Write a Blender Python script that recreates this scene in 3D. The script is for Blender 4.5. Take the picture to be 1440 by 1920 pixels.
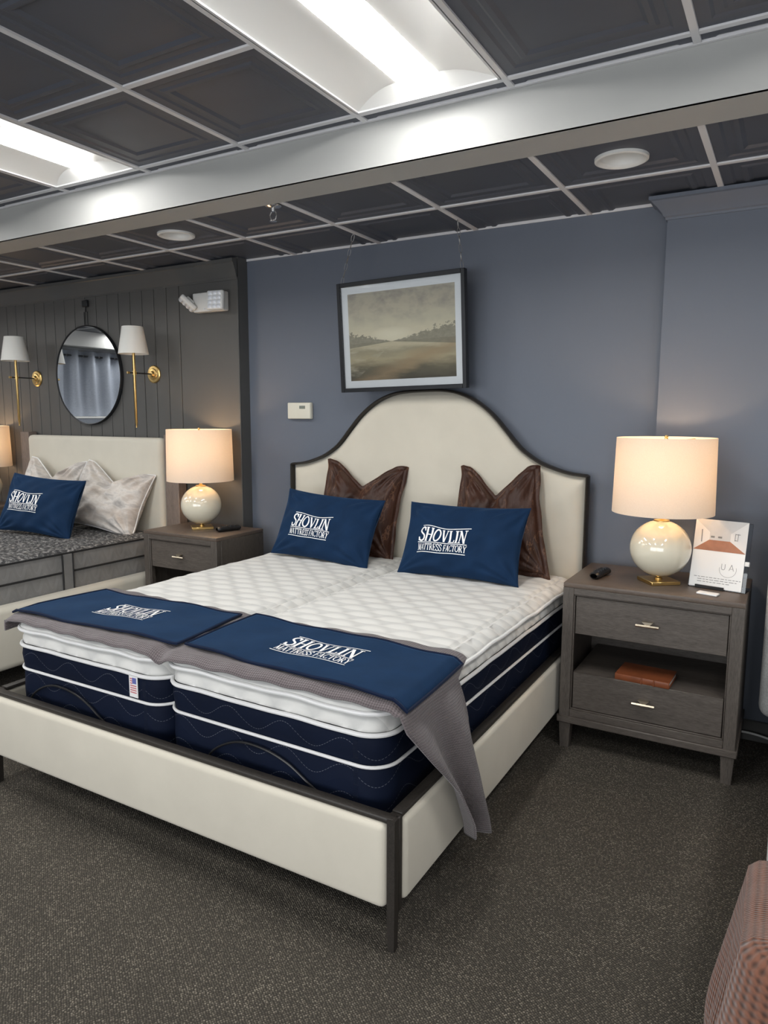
import bpy, bmesh, math, random
from mathutils import Vector, Matrix, noise
random.seed(7)
R = math.radians
for o in list(bpy.data.objects): bpy.data.objects.remove(o)
scene = bpy.context.scene
COL = scene.collection

# ------------------------------------------------------------------ camera
FPX = 1328.07
cam_d = bpy.data.cameras.new('camera'); cam = bpy.data.objects.new('camera', cam_d); COL.objects.link(cam)
cam_d.sensor_fit = 'HORIZONTAL'; cam_d.sensor_width = 36.0; cam_d.lens = 36.0 * FPX / 1440.0
cam_d.clip_start = 0.05; cam_d.clip_end = 100
yaw, pitch, roll = -0.52166, -0.13536, 0.00289
fwd = Vector((math.sin(yaw) * math.cos(pitch), math.cos(yaw) * math.cos(pitch), math.sin(pitch)))
rgt = Vector((math.cos(yaw), -math.sin(yaw), 0)); upv = rgt.cross(fwd)
r2 = rgt * math.cos(roll) + upv * math.sin(roll); u2 = -rgt * math.sin(roll) + upv * math.cos(roll)
M = Matrix((r2, u2, -fwd)).transposed().to_4x4(); M.translation = Vector((1.50228, -3.73828, 1.52314))
cam.matrix_world = M
scene.camera = cam

# ------------------------------------------------------------------ world, exposure
world = bpy.data.worlds.new('world'); scene.world = world; world.use_nodes = True
world.node_tree.nodes['Background'].inputs[0].default_value = (0.55, 0.6, 0.7, 1)
world.node_tree.nodes['Background'].inputs[1].default_value = 0.15
vs = scene.view_settings
vs.view_transform = 'Standard'; vs.look = 'None'; vs.gamma = 1.0; vs.use_curve_mapping = False
vs.exposure = 0.35
TUBE = 27.0          # ceiling fixture diffuser strength
BULB = 4.3           # table lamp bulb watts

# cool fill lights added behind the camera; shop windows there are assumed, not built
for wx in (-.85, 1.95):
    ad = bpy.data.lights.new('front_fill_light', 'AREA'); ad.shape = 'RECTANGLE'; ad.size = 2.6; ad.size_y = 1.6; ad.energy = 52; ad.color = (.94, .97, 1.0)
    ao = bpy.data.objects.new('front_fill_light', ad); COL.objects.link(ao); ao.location = (wx, -6.55, 1.27); ao.rotation_euler = (R(90), 0, 0)

# ------------------------------------------------------------------ geometry constants
H = 2.5235; H2 = 2.685; T = 0.61
XB, YB = -1.2908, -0.4746
XF, YF = -1.895, -1.2333
ROOM = (-7.6, 3.4, -6.6)   # left x, right x, front y

# ------------------------------------------------------------------ material helpers
def new_mat(name):
    m = bpy.data.materials.new(name); m.use_nodes = True
    nt = m.node_tree; b = nt.nodes['Principled BSDF']
    return m, nt, b
def setin(b, **k):
    for n, v in k.items():
        n = n.replace('_', ' ')
        if n in b.inputs: b.inputs[n].default_value = v
def nd(nt, t, **k):
    n = nt.nodes.new(t)
    for a, v in k.items(): setattr(n, a, v)
    return n
def mth(nt, op, a, b=None, clamp=False):
    n = nt.nodes.new('ShaderNodeMath'); n.operation = op; n.use_clamp = clamp
    for i, v in enumerate((a, b)):
        if v is None: continue
        if isinstance(v, (int, float)): n.inputs[i].default_value = v
        else: nt.links.new(v, n.inputs[i])
    return n.outputs[0]
def mixc(nt, f, a, b):
    n = nt.nodes.new('ShaderNodeMix'); n.data_type = 'RGBA'
    ins = [s for s in n.inputs if s.type == 'RGBA']
    for s, v in zip(ins, (a, b)):
        if isinstance(v, tuple): s.default_value = v if len(v) == 4 else v + (1,)
        else: nt.links.new(v, s)
    fi = n.inputs[0]
    if isinstance(f, (int, float)): fi.default_value = f
    else: nt.links.new(f, fi)
    return [s for s in n.outputs if s.type == 'RGBA'][0]
def coords(nt, kind='Object', scale=(1, 1, 1), rot=(0, 0, 0)):
    c = nt.nodes.new('ShaderNodeTexCoord'); mp = nt.nodes.new('ShaderNodeMapping')
    mp.inputs['Scale'].default_value = scale; mp.inputs['Rotation'].default_value = rot
    nt.links.new(c.outputs[kind], mp.inputs[0]); return mp.outputs[0]
def noise_tex(nt, vec, scale, detail=3, rough=.55):
    n = nt.nodes.new('ShaderNodeTexNoise'); n.inputs['Scale'].default_value = scale
    n.inputs['Detail'].default_value = detail; n.inputs['Roughness'].default_value = rough
    nt.links.new(vec, n.inputs['Vector']); return n.outputs[0]
def ramp(nt, f, stops):
    n = nt.nodes.new('ShaderNodeValToRGB'); cr = n.color_ramp
    while len(cr.elements) < len(stops): cr.elements.new(0.5)
    for e, (p, c) in zip(cr.elements, stops): e.position = p; e.color = tuple(c) + ((1,) if len(c) == 3 else ())
    nt.links.new(f, n.inputs[0]); return n.outputs[0]
def bump(nt, b, h, strength=.3, dist=.005):
    n = nt.nodes.new('ShaderNodeBump'); n.inputs['Strength'].default_value = strength; n.inputs['Distance'].default_value = dist
    nt.links.new(h, n.inputs['Height']); nt.links.new(n.outputs[0], b.inputs['Normal'])

def plain(name, c, rough=.5, metal=0, var=.08, vscale=4, bs=0, bscale=200, bdist=.001, coat=0, sheen=0):
    m, nt, b = new_mat(name)
    v = coords(nt); n = noise_tex(nt, v, vscale)
    lo = tuple(x * (1 - var) for x in c); hi = tuple(min(1, x * (1 + var)) for x in c)
    nt.links.new(ramp(nt, n, [(.3, lo), (.7, hi)]), b.inputs['Base Color'])
    setin(b, Roughness=rough, Metallic=metal, Coat_Weight=coat, Sheen_Weight=sheen)
    if bs: bump(nt, b, noise_tex(nt, v, bscale, 2), bs, bdist)
    return m

MT = {}
MT['blue'] = plain('blue_wall_paint', (.126, .146, .186), .52, var=.03, vscale=2, bs=.15, bscale=150)
MT['charcoal'] = plain('charcoal_wall_paint', (.090, .089, .086), .48, var=.04, bs=.1, bscale=120)
MT['offwall'] = plain('grey_wall_paint', (.42, .43, .45), .7, var=.03)
MT['soffit'] = plain('soffit_paint', (.40, .405, .395), .6, var=.03, vscale=3)
MT['tile'] = plain('ceiling_tile_vinyl', (.074, .082, .104), .5, var=.05, bs=.12, bscale=60)
MT['grid'] = plain('grid_metal', (.70, .70, .72), .45, var=.02)
MT['cream'] = plain('cream_linen', (.62, .58, .49), .9, var=.03, vscale=6, bs=.25, bscale=900, bdist=.001, sheen=.2)
MT['cream2'] = plain('ivory_linen', (.60, .57, .49), .9, var=.03, vscale=6, bs=.25, bscale=900, bdist=.001, sheen=.2)
MT['white'] = plain('white_plastic', (.74, .74, .72), .4, var=.02)
MT['putty'] = plain('ivory_plastic', (.72, .70, .60), .45, var=.02)
MT['whitefab'] = plain('white_piping_fabric', (.80, .80, .80), .8, var=.02)
MT['brass'] = plain('brass', (.72, .50, .20), .3, 1, var=.06, vscale=30)
MT['bronze'] = plain('champagne_metal', (.60, .53, .42), .35, 1, var=.04)
MT['chrome'] = plain('chrome', (.75, .75, .75), .2, 1, var=.02)
MT['steel'] = plain('dull_steel', (.30, .29, .28), .4, 1, var=.05)
MT['black'] = plain('black_plastic', (.012, .012, .013), .35, var=.1)
MT['blackmetal'] = plain('black_metal', (.02, .022, .026), .4, .4, var=.1)
MT['blackfab'] = plain('black_piping', (.012, .012, .013), .7, var=.1)
MT['ivoryglass'] = plain('ivory_glazed_ceramic', (.72, .68, .55), .10, var=.02, coat=1.0)
MT['screen'] = plain('lcd', (.20, .22, .19), .3)
MT['paper'] = plain('white_card', (.80, .80, .79), .45, var=.01)
MT['ink'] = plain('grey_ink', (.18, .18, .18), .6)
MT['logo'] = plain('white_embroidery', (.86, .87, .88), .7, var=.02)
MT['whitemat'] = plain('white_matboard', (.86, .87, .90), .7, var=.01)
MT['boucle'] = plain('light_grey_boucle', (.50, .50, .49), .95, var=.15, vscale=120, bs=.6, bscale=160, bdist=.004)

def wood(name, c1, c2, axis=(1, 14, 14), rough=.5, fine=30):
    m, nt, b = new_mat(name)
    v = coords(nt, 'Object', axis)
    n = noise_tex(nt, v, fine, 5, .7); n2 = noise_tex(nt, v, 3, 2)
    f = mth(nt, 'ADD', mth(nt, 'MULTIPLY', n, .8), mth(nt, 'MULTIPLY', n2, .2))
    nt.links.new(ramp(nt, f, [(.35, c1), (.65, c2)]), b.inputs['Base Color'])
    setin(b, Roughness=rough); bump(nt, b, n, .2, .001); return m
MT['wood_x'] = wood('grey_brown_oak_x', (.050, .041, .035), (.125, .107, .093), (1, 14, 14))
MT['wood_z'] = wood('grey_brown_oak_z', (.048, .040, .034), (.118, .101, .088), (14, 14, 1))
MT['wood_top'] = wood('brown_oak_top', (.075, .055, .043), (.135, .104, .084), (1, 12, 12), .42)
MT['darkwood'] = wood('dark_trim_wood', (.014, .012, .010), (.040, .034, .029), (3, 3, 3), .45, 60)
MT['wing'] = wood('weathered_wood', (.13, .10, .085), (.25, .20, .17), (14, 14, 1), .6)

def velvet(name, c, sheen=.5, wr=0, sh_tint=None):
    m, nt, b = new_mat(name); v = coords(nt)
    n = noise_tex(nt, v, 9, 3)
    nt.links.new(ramp(nt, n, [(.3, tuple(x * .85 for x in c)), (.7, tuple(x * 1.12 for x in c))]), b.inputs['Base Color'])
    setin(b, Roughness=.85, Sheen_Weight=sheen, Sheen_Roughness=.4, Specular_IOR_Level=.15)
    if sh_tint and 'Sheen Tint' in b.inputs: b.inputs['Sheen Tint'].default_value = sh_tint + (1,)
    f = noise_tex(nt, v, 500, 2); bump(nt, b, f, .15, .001)
    return m
MT['navy'] = velvet('navy_velvet', (.0062, .0235, .063), .2, sh_tint=(.15, .35, .7))
MT['navyedge'] = velvet('navy_edge', (.004, .010, .032), .1)
def crushed():
    m, nt, b = new_mat('crushed_brown_velvet'); v = coords(nt, 'Object', (1.3, 1, .55), (.0, .25, .1))
    n = noise_tex(nt, v, 7, 4, .6); nf = noise_tex(nt, v, 26, 4, .7)
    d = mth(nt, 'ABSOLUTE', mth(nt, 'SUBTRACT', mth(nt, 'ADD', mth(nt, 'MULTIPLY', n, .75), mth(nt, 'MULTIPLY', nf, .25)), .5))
    crease_shine = mth(nt, 'SUBTRACT', 1.0, mth(nt, 'MULTIPLY', d, 75), True)
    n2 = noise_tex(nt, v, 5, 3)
    mask = mth(nt, 'MULTIPLY', crease_shine, mth(nt, 'MULTIPLY', mth(nt, 'SUBTRACT', n2, .44), 7, True), True)
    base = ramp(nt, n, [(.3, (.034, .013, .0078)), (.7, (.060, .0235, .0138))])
    nt.links.new(mixc(nt, mth(nt, 'MULTIPLY', mask, .5), base, (.26, .135, .08)), b.inputs['Base Color'])  # thin bright highlights along the creases, painted into the base colour
    setin(b, Roughness=.48, Sheen_Weight=.35, Sheen_Roughness=.3, Specular_IOR_Level=.35)
    if 'Sheen Tint' in b.inputs: b.inputs['Sheen Tint'].default_value = (.8, .4, .25, 1)
    bump(nt, b, d, .55, .03); return m
MT['brown'] = crushed()
def marble_pillow():
    m, nt, b = new_mat('watercolour_satin'); v = coords(nt, 'Object', (1, 1, 2.2))
    n = noise_tex(nt, v, 5, 4, .6)
    nt.links.new(ramp(nt, n, [(.28, (.34, .31, .29)), (.42, (.50, .44, .39)), (.52, (.62, .58, .54)), (.6, (.44, .41, .39)), (.72, (.68, .65, .61))]), b.inputs['Base Color'])
    setin(b, Roughness=.5, Sheen_Weight=.3); bump(nt, b, noise_tex(nt, v, 9, 3), .3, .02); return m
MT['satin'] = marble_pillow()
def quilt_white():
    m, nt, b = new_mat('white_damask_quilt'); v = coords(nt)
    tc = nt.nodes.new('ShaderNodeTexCoord'); sp = nt.nodes.new('ShaderNodeSeparateXYZ'); nt.links.new(tc.outputs['UV'], sp.inputs[0])
    px, py = .150, .072
    vy = mth(nt, 'ADD', mth(nt, 'DIVIDE', sp.outputs[1], py), 100.5)
    row = mth(nt, 'FLOOR', vy)
    par = mth(nt, 'MULTIPLY', mth(nt, 'MODULO', row, 2.0), .5)
    fx = mth(nt, 'SUBTRACT', mth(nt, 'FRACT', mth(nt, 'ADD', mth(nt, 'SUBTRACT', mth(nt, 'DIVIDE', sp.outputs[0], px), par), 100.5)), .5)
    fy = mth(nt, 'FRACT', vy)
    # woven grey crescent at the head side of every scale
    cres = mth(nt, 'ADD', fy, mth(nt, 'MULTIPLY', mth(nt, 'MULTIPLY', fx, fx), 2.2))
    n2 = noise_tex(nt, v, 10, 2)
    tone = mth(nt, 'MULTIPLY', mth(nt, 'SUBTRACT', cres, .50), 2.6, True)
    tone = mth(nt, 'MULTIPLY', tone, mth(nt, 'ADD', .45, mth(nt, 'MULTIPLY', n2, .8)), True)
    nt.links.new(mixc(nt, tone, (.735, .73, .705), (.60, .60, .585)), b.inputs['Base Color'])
    setin(b, Roughness=.85, Sheen_Weight=.1); bump(nt, b, noise_tex(nt, v, 700, 2), .2, .001); return m
MT['quilt'] = quilt_white()
def wave_stitch(name, base, line, pitch, amp, wl, width, rough=.7, dash=True, op=.5):
    m, nt, b = new_mat(name)
    tc = nt.nodes.new('ShaderNodeTexCoord'); sp = nt.nodes.new('ShaderNodeSeparateXYZ'); nt.links.new(tc.outputs['UV'], sp.inputs[0])
    u, v = sp.outputs[0], sp.outputs[1]
    s = mth(nt, 'MULTIPLY', mth(nt, 'SINE', mth(nt, 'MULTIPLY', u, 2 * math.pi / wl)), amp)
    q = mth(nt, 'FRACT', mth(nt, 'DIVIDE', mth(nt, 'ADD', mth(nt, 'ADD', v, s), 10), pitch))
    d = mth(nt, 'ABSOLUTE', mth(nt, 'SUBTRACT', q, .5))
    ln = mth(nt, 'LESS_THAN', d, width)
    if dash: ln = mth(nt, 'MULTIPLY', ln, mth(nt, 'GREATER_THAN', mth(nt, 'SINE', mth(nt, 'MULTIPLY', u, 620)), -.4))
    ln = mth(nt, 'MULTIPLY', ln, op)
    oc = coords(nt); n = noise_tex(nt, oc, 6)
    bc = ramp(nt, n, [(.3, tuple(x * .85 for x in base)), (.7, tuple(x * 1.15 for x in base))])
    nt.links.new(mixc(nt, ln, bc, line), b.inputs['Base Color']); setin(b, Roughness=rough, Specular_IOR_Level=.15)
    bump(nt, b, d, .35, .006); return m
MT['navymat'] = wave_stitch('navy_mattress_ticking', (.0032, .0070, .021), (.28, .30, .36), .085, .026, .23, .008, op=.45)
MT['greymat'] = wave_stitch('grey_mattress_ticking', (.215, .212, .208), (.36, .36, .36), .11, .05, .10, .010, dash=False, op=.5)
def darkquilt():
    m, nt, b = new_mat('black_white_damask'); v = coords(nt)
    n = noise_tex(nt, v, 45, 5, .7)
    nt.links.new(ramp(nt, n, [(.42, (.022, .022, .025)), (.52, (.09, .09, .09)), (.62, (.32, .31, .30))]), b.inputs['Base Color'])
    setin(b, Roughness=.8); return m
MT['damask'] = darkquilt()
def knit(name, c, sc=130, dark=.45):
    m, nt, b = new_mat(name)
    tc = nt.nodes.new('ShaderNodeTexCoord'); sp = nt.nodes.new('ShaderNodeSeparateXYZ'); nt.links.new(tc.outputs['UV'], sp.inputs[0])
    k = 2 * math.pi * sc
    a = mth(nt, 'SINE', mth(nt, 'MULTIPLY', mth(nt, 'ADD', sp.outputs[0], sp.outputs[1]), k))
    c2 = mth(nt, 'SINE', mth(nt, 'MULTIPLY', mth(nt, 'SUBTRACT', sp.outputs[0], sp.outputs[1]), k))
    h = mth(nt, 'ADD', mth(nt, 'MULTIPLY', mth(nt, 'MULTIPLY', a, c2), .5), .5)
    n = noise_tex(nt, coords(nt), 20)
    h2 = mth(nt, 'ADD', mth(nt, 'MULTIPLY', h, .75), mth(nt, 'MULTIPLY', n, .25))
    nt.links.new(ramp(nt, h2, [(.1, tuple(x * dark for x in c)), (.6, c)]), b.inputs['Base Color'])
    setin(b, Roughness=.95, Sheen_Weight=.3); bump(nt, b, h, .7, .004); return m
MT['taupe'] = knit('taupe_knit', (.140, .116, .122), 60)
MT['rust'] = knit('rust_knit', (.165, .066, .038), 38, .22)
def carpet():
    m, nt, b = new_mat('flecked_loop_carpet'); v = coords(nt, 'Object', (1, 1, 1), (0, 0, .6))
    vo = nt.nodes.new('ShaderNodeTexVoronoi'); vo.inputs['Scale'].default_value = 155; vo.inputs['Randomness'].default_value = .45
    nt.links.new(v, vo.inputs['Vector'])
    dist = vo.outputs['Distance']; colr = vo.outputs['Color']
    sp = nt.nodes.new('ShaderNodeSeparateColor'); nt.links.new(colr, sp.inputs[0])
    dome = mth(nt, 'SUBTRACT', 1.0, mth(nt, 'MULTIPLY', dist, 1.7), True)
    big = noise_tex(nt, v, 5, 4); 
    br = mth(nt, 'MULTIPLY', dome, mth(nt, 'ADD', mth(nt, 'MULTIPLY', mth(nt, 'POWER', sp.outputs[0], 1.4), .7), .28))
    br = mth(nt, 'MULTIPLY', br, mth(nt, 'ADD', .55, mth(nt, 'MULTIPLY', big, .9)))
    nt.links.new(ramp(nt, br, [(.0, (.034, .029, .0225)), (.3, (.118, .102, .079)), (.75, (.34, .305, .245))]), b.inputs['Base Color'])
    setin(b, Roughness=.95); bump(nt, b, dome, .8, .006); return m
MT['carpet'] = carpet()
def shade_mat():
    m, nt, b = new_mat('linen_lamp_shade')
    out = nt.nodes['Material Output']; nt.nodes.remove(b)
    d = nt.nodes.new('ShaderNodeBsdfDiffuse'); t = nt.nodes.new('ShaderNodeBsdfTranslucent'); mx = nt.nodes.new('ShaderNodeMixShader')
    n = noise_tex(nt, coords(nt), 300)
    col = ramp(nt, n, [(.3, (.80, .74, .66)), (.7, (.86, .80, .72))])
    nt.links.new(col, d.inputs[0]); nt.links.new(col, t.inputs[0]); mx.inputs[0].default_value = .40
    nt.links.new(d.outputs[0], mx.inputs[1]); nt.links.new(t.outputs[0], mx.inputs[2]); nt.links.new(mx.outputs[0], out.inputs[0]); return m
MT['shade'] = shade_mat()
MT['coldshade'] = plain('white_linen_shade', (.74, .74, .71), .8, var=.02)
def emis(name, c, s):
    m, nt, b = new_mat(name); setin(b, Base_Color=(.8, .8, .8, 1), Emission_Color=c + (1,), Emission_Strength=s); return m
MT['tube'] = emis('lit_diffuser', (1.0, .985, .95), TUBE)
MT['reflector'] = plain('white_enamel', (.80, .80, .78), .4, var=.01)
def glass(name, tint=(1, 1, 1), refl=.08):
    m, nt, b = new_mat(name); out = nt.nodes['Material Output']; nt.nodes.remove(b)
    tr = nt.nodes.new('ShaderNodeBsdfTransparent'); gl = nt.nodes.new('ShaderNodeBsdfGlossy'); mx = nt.nodes.new('ShaderNodeMixShader')
    fr = nt.nodes.new('ShaderNodeFresnel'); fr.inputs[0].default_value = 1.5
    tr.inputs[0].default_value = tint + (1,); gl.inputs['Roughness'].default_value = .02
    nt.links.new(fr.outputs[0], mx.inputs[0]); nt.links.new(tr.outputs[0], mx.inputs[1]); nt.links.new(gl.outputs[0], mx.inputs[2]); nt.links.new(mx.outputs[0], out.inputs[0]); return m
MT['glass'] = glass('picture_glass', (.96, .97, .97)); MT['acrylic'] = glass('clear_acrylic', (.90, .92, .93))
mm, nt, b = new_mat('mirror_silver'); setin(b, Base_Color=(.86, .88, .90, 1), Metallic=1, Roughness=.02); MT['mirror'] = mm
MT['leather'] = plain('tan_leather', (.20, .058, .022), .4, var=.2, vscale=20, bs=.2, bscale=90)
MT['curtain'] = plain('slate_curtain', (.30, .33, .385), .75, var=.1, vscale=60)
MT['led'] = plain('clear_lens', (.80, .83, .88), .15, var=.03, coat=.5)
MT['floorpic'] = plain('printed_wood_floor', (.36, .15, .08), .5, var=.12, vscale=30)
MT['wallpic'] = plain('printed_white_room', (.66, .64, .62), .5, var=.03)
MT['wallpic2'] = plain('printed_grey_room', (.52, .51, .50), .5, var=.05, vscale=20)
MT['flagred'] = plain('tag_red', (.55, .16, .18), .7); MT['flagblue'] = plain('tag_blue', (.12, .14, .40), .7)

def painting():
    m, nt, b = new_mat('landscape_painting')
    tc = nt.nodes.new('ShaderNodeTexCoord'); sp = nt.nodes.new('ShaderNodeSeparateXYZ'); nt.links.new(tc.outputs['UV'], sp.inputs[0])
    u, v = sp.outputs[0], sp.outputs[1]
    st = nt.nodes.new('ShaderNodeMapping'); st.inputs['Scale'].default_value = (3, 9, 1); nt.links.new(tc.outputs['UV'], st.inputs[0])
    n1 = noise_tex(nt, st.outputs[0], 1.3, 5, .6)
    st2 = nt.nodes.new('ShaderNodeMapping'); st2.inputs['Scale'].default_value = (5, 5, 1); nt.links.new(tc.outputs['UV'], st2.inputs[0])
    n2 = noise_tex(nt, st2.outputs[0], 1.6, 5, .6); n3 = noise_tex(nt, st2.outputs[0], 5, 5, .7)
    vv = mth(nt, 'ADD', v, mth(nt, 'MULTIPLY', mth(nt, 'SUBTRACT', n1, .5), .22))
    sky = ramp(nt, vv, [(.40, (.76, .67, .50)), (.52, (.74, .66, .50)), (.66, (.64, .585, .45)), (.85, (.55, .49, .39)), (1.0, (.50, .455, .37))])
    cl = mth(nt, 'MULTIPLY', mth(nt, 'SUBTRACT', n2, .44), 4.0, True)
    sky = mixc(nt, mth(nt, 'MULTIPLY', cl, mth(nt, 'MULTIPLY', mth(nt, 'SUBTRACT', v, .55), 2.5, True)), sky, (.34, .305, .275))
    # glow near the horizon
    gx = mth(nt, 'POWER', mth(nt, 'DIVIDE', mth(nt, 'SUBTRACT', u, .42), .22), 2); gy = mth(nt, 'POWER', mth(nt, 'DIVIDE', mth(nt, 'SUBTRACT', v, .50), .10), 2)
    glow = mth(nt, 'SUBTRACT', 1.0, mth(nt, 'ADD', gx, gy), True)
    sky = mixc(nt, mth(nt, 'MULTIPLY', glow, .55), sky, (.88, .82, .66))
    gr = ramp(nt, vv, [(.0, (.085, .072, .048)), (.12, (.17, .145, .095)), (.24, (.50, .42, .27)), (.32, (.40, .35, .24)), (.40, (.64, .56, .40)), (.46, (.50, .45, .33))])
    # ochre path running to the lower right
    pd = mth(nt, 'ABSOLUTE', mth(nt, 'SUBTRACT', mth(nt, 'ADD', mth(nt, 'MULTIPLY', v, 1.1), mth(nt, 'MULTIPLY', n1, .25)), mth(nt, 'MULTIPLY', u, .55)))
    pm = mth(nt, 'MULTIPLY', mth(nt, 'SUBTRACT', 1.0, mth(nt, 'MULTIPLY', pd, 7), True), .7)
    gr = mixc(nt, pm, gr, (.43, .30, .17))
    hz = .43
    g_m = mth(nt, 'LESS_THAN', mth(nt, 'ADD', v, mth(nt, 'MULTIPLY', mth(nt, 'SUBTRACT', n1, .5), .05)), hz)
    c = mixc(nt, g_m, sky, gr)
    # tree band: height grows towards both sides
    side = mth(nt, 'ABSOLUTE', mth(nt, 'SUBTRACT', u, .42))
    th = mth(nt, 'ADD', mth(nt, 'MULTIPLY', mth(nt, 'MULTIPLY', side, mth(nt, 'POWER', n3, 1.6)), .75), mth(nt, 'MULTIPLY', side, .02))
    inb = mth(nt, 'MULTIPLY', mth(nt, 'LESS_THAN', v, mth(nt, 'ADD', th, hz)), mth(nt, 'GREATER_THAN', v, mth(nt, 'SUBTRACT', hz, mth(nt, 'MULTIPLY', side, .12))))
    c = mixc(nt, mth(nt, 'MULTIPLY', inb, mth(nt, 'ADD', .45, mth(nt, 'MULTIPLY', n3, .6), True)), c, (.22, .205, .16))
    # pale water at the left
    wm = mth(nt, 'MULTIPLY', mth(nt, 'LESS_THAN', u, mth(nt, 'ADD', .05, mth(nt, 'MULTIPLY', v, .9))), mth(nt, 'MULTIPLY', mth(nt, 'SUBTRACT', n1, .48), 5, True))
    wm = mth(nt, 'MULTIPLY', wm, mth(nt, 'LESS_THAN', v, .38))
    c = mixc(nt, mth(nt, 'MULTIPLY', wm, .6), c, (.68, .61, .47))
    nt.links.new(c, b.inputs['Base Color']); setin(b, Roughness=.7); bump(nt, b, n3, .1, .001); return m
MT['art'] = painting()

# ------------------------------------------------------------------ mesh helpers
class MB:
    def __init__(s): s.v = []; s.f = []; s.uv = []
    def add(s, verts, faces, uvs=None):
        o = len(s.v); s.v += [tuple(p) for p in verts]; s.f += [tuple(i + o for i in f) for f in faces]
        s.uv += list(uvs) if uvs else [(p[0], p[1]) for p in verts]; return s
    def box(s, x0, x1, y0, y1, z0, z1):
        v = [(x, y, z) for z in (z0, z1) for y in (y0, y1) for x in (x0, x1)]
        return s.add(v, [(0, 2, 3, 1), (4, 5, 7, 6), (0, 1, 5, 4), (2, 6, 7, 3), (0, 4, 6, 2), (1, 3, 7, 5)])
    def rbox(s, x0, x1, y0, y1, z0, z1, r=.004, seg=2, mat=None):
        bm = bmesh.new(); bmesh.ops.create_cube(bm, size=1)
        for v in bm.verts: v.co = Vector((x0 + (v.co.x + .5) * (x1 - x0), y0 + (v.co.y + .5) * (y1 - y0), z0 + (v.co.z + .5) * (z1 - z0)))
        bmesh.ops.bevel(bm, geom=list(bm.edges), offset=r, segments=seg, profile=.5, affect='EDGES')
        bm.verts.index_update()
        vs_ = [(mat @ v.co if mat else v.co).to_tuple() for v in bm.verts]; fs = [tuple(v.index for v in f.verts) for f in bm.faces]; bm.free()
        return s.add(vs_, fs)
    def grid(s, fn, nu, nv, closeu=False):
        vs_, uv = [], []
        for j in range(nv + 1):
            for i in range(nu if closeu else nu + 1):
                r = fn(i / nu, j / nv); vs_.append(r[:3]); uv.append(r[3:5] if len(r) > 3 else (i / nu, j / nv))
        w = nu if closeu else nu + 1; fs = []
        for j in range(nv):
            for i in range(nu):
                a = j * w + i; b_ = j * w + (i + 1) % w; fs.append((a, b_, b_ + w, a + w))
        return s.add(vs_, fs, uv)
    def lathe(s, prof, cx=0, cy=0, n=40, cap0=False, cap1=False):
        s.grid(lambda a, t: (cx + prof[round(t * (len(prof) - 1))][0] * math.cos(2 * math.pi * a), cy + prof[round(t * (len(prof) - 1))][0] * math.sin(2 * math.pi * a), prof[round(t * (len(prof) - 1))][1]), n, len(prof) - 1, True)
        o = len(s.v) - n * len(prof)
        if cap0: s.f.append(tuple(o + i for i in reversed(range(n))))
        if cap1: s.f.append(tuple(o + n * (len(prof) - 1) + i for i in range(n)))
        return s
    def tube(s, pts, r, n=8, closed=False, caps=True):
        pts = [Vector(p) for p in pts]; N = len(pts); rings = []
        ref = None
        for i, p in enumerate(pts):
            a = pts[(i - 1) % N] if (closed or i > 0) else p; c = pts[(i + 1) % N] if (closed or i < N - 1) else p
            t = (c - a).normalized()
            if ref is None: ref = Vector((0, 0, 1)) if abs(t.z) < .9 else Vector((1, 0, 0))
            e1 = (ref - t * ref.dot(t)).normalized(); e2 = t.cross(e1); ref = e1
            rr = r[i] if isinstance(r, (list, tuple)) else r
            rings.append([p + e1 * rr * math.cos(2 * math.pi * k / n) + e2 * rr * math.sin(2 * math.pi * k / n) for k in range(n)])
        vs_ = [tuple(q) for ring in rings for q in ring]; fs = []
        for i in range(N if closed else N - 1):
            for k in range(n):
                a = i * n + k; b_ = i * n + (k + 1) % n; c = ((i + 1) % N) * n
                fs.append((a, b_, c + (k + 1) % n, c + k))
        if not closed and caps: fs += [tuple(reversed(range(n))), tuple((N - 1) * n + k for k in range(n))]
        return s.add(vs_, fs)
    def prism(s, poly, y0, y1):                      # polygon in x,z extruded along y
        n = len(poly); v = [(x, y0, z) for x, z in poly] + [(x, y1, z) for x, z in poly]
        return s.add(v, [tuple(range(n)), tuple(reversed(range(n, 2 * n)))] + [(i, i + n, (i + 1) % n + n, (i + 1) % n) for i in range(n)])
    def xform(s, m, start=0): s.v = s.v[:start] + [tuple(m @ Vector(p)) for p in s.v[start:]]; return s
    def mesh(s, name, m, smooth=True, ang=40):
        me = bpy.data.meshes.new(name); me.from_pydata(s.v, [], s.f)
        uvl = me.uv_layers.new(name='UVMap')
        for l in me.loops: uvl.data[l.index].uv = s.uv[l.vertex_index]
        me.materials.append(MT[m] if isinstance(m, str) else m)
        bm = bmesh.new(); bm.from_mesh(me); bmesh.ops.recalc_face_normals(bm, faces=list(bm.faces))
        ca = R(ang)
        for f in bm.faces: f.smooth = smooth
        for e in bm.edges:
            if smooth and len(e.link_faces) == 2 and e.calc_face_angle(0) > ca: e.smooth = False
        bm.to_mesh(me); bm.free(); me.update(); return me
    def build(s, name, m, parent=None, smooth=True, ang=40, loc=None):
        return link(name, s.mesh(name, m, smooth, ang), parent, loc)
def link(name, me, parent=None, loc=None):
    o = bpy.data.objects.new(name, me); COL.objects.link(o)
    if parent is not None: o.parent = parent
    if loc is not None: o.location = loc
    return o
def tag(o, label=None, cat=None, group=None, kind=None):
    if label: o['label'] = label
    if cat: o['category'] = cat
    if group: o['group'] = group
    if kind: o['kind'] = kind
    return o
def thing(name, loc, label, cat, group=None, rot=(0, 0, 0)):
    o = bpy.data.objects.new(name, None); COL.objects.link(o); o.location = loc; o.rotation_euler = rot; o.empty_display_size = .1
    return tag(o, label, cat, group)
def struct(o, label=None): o['kind'] = 'structure'; 
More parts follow.
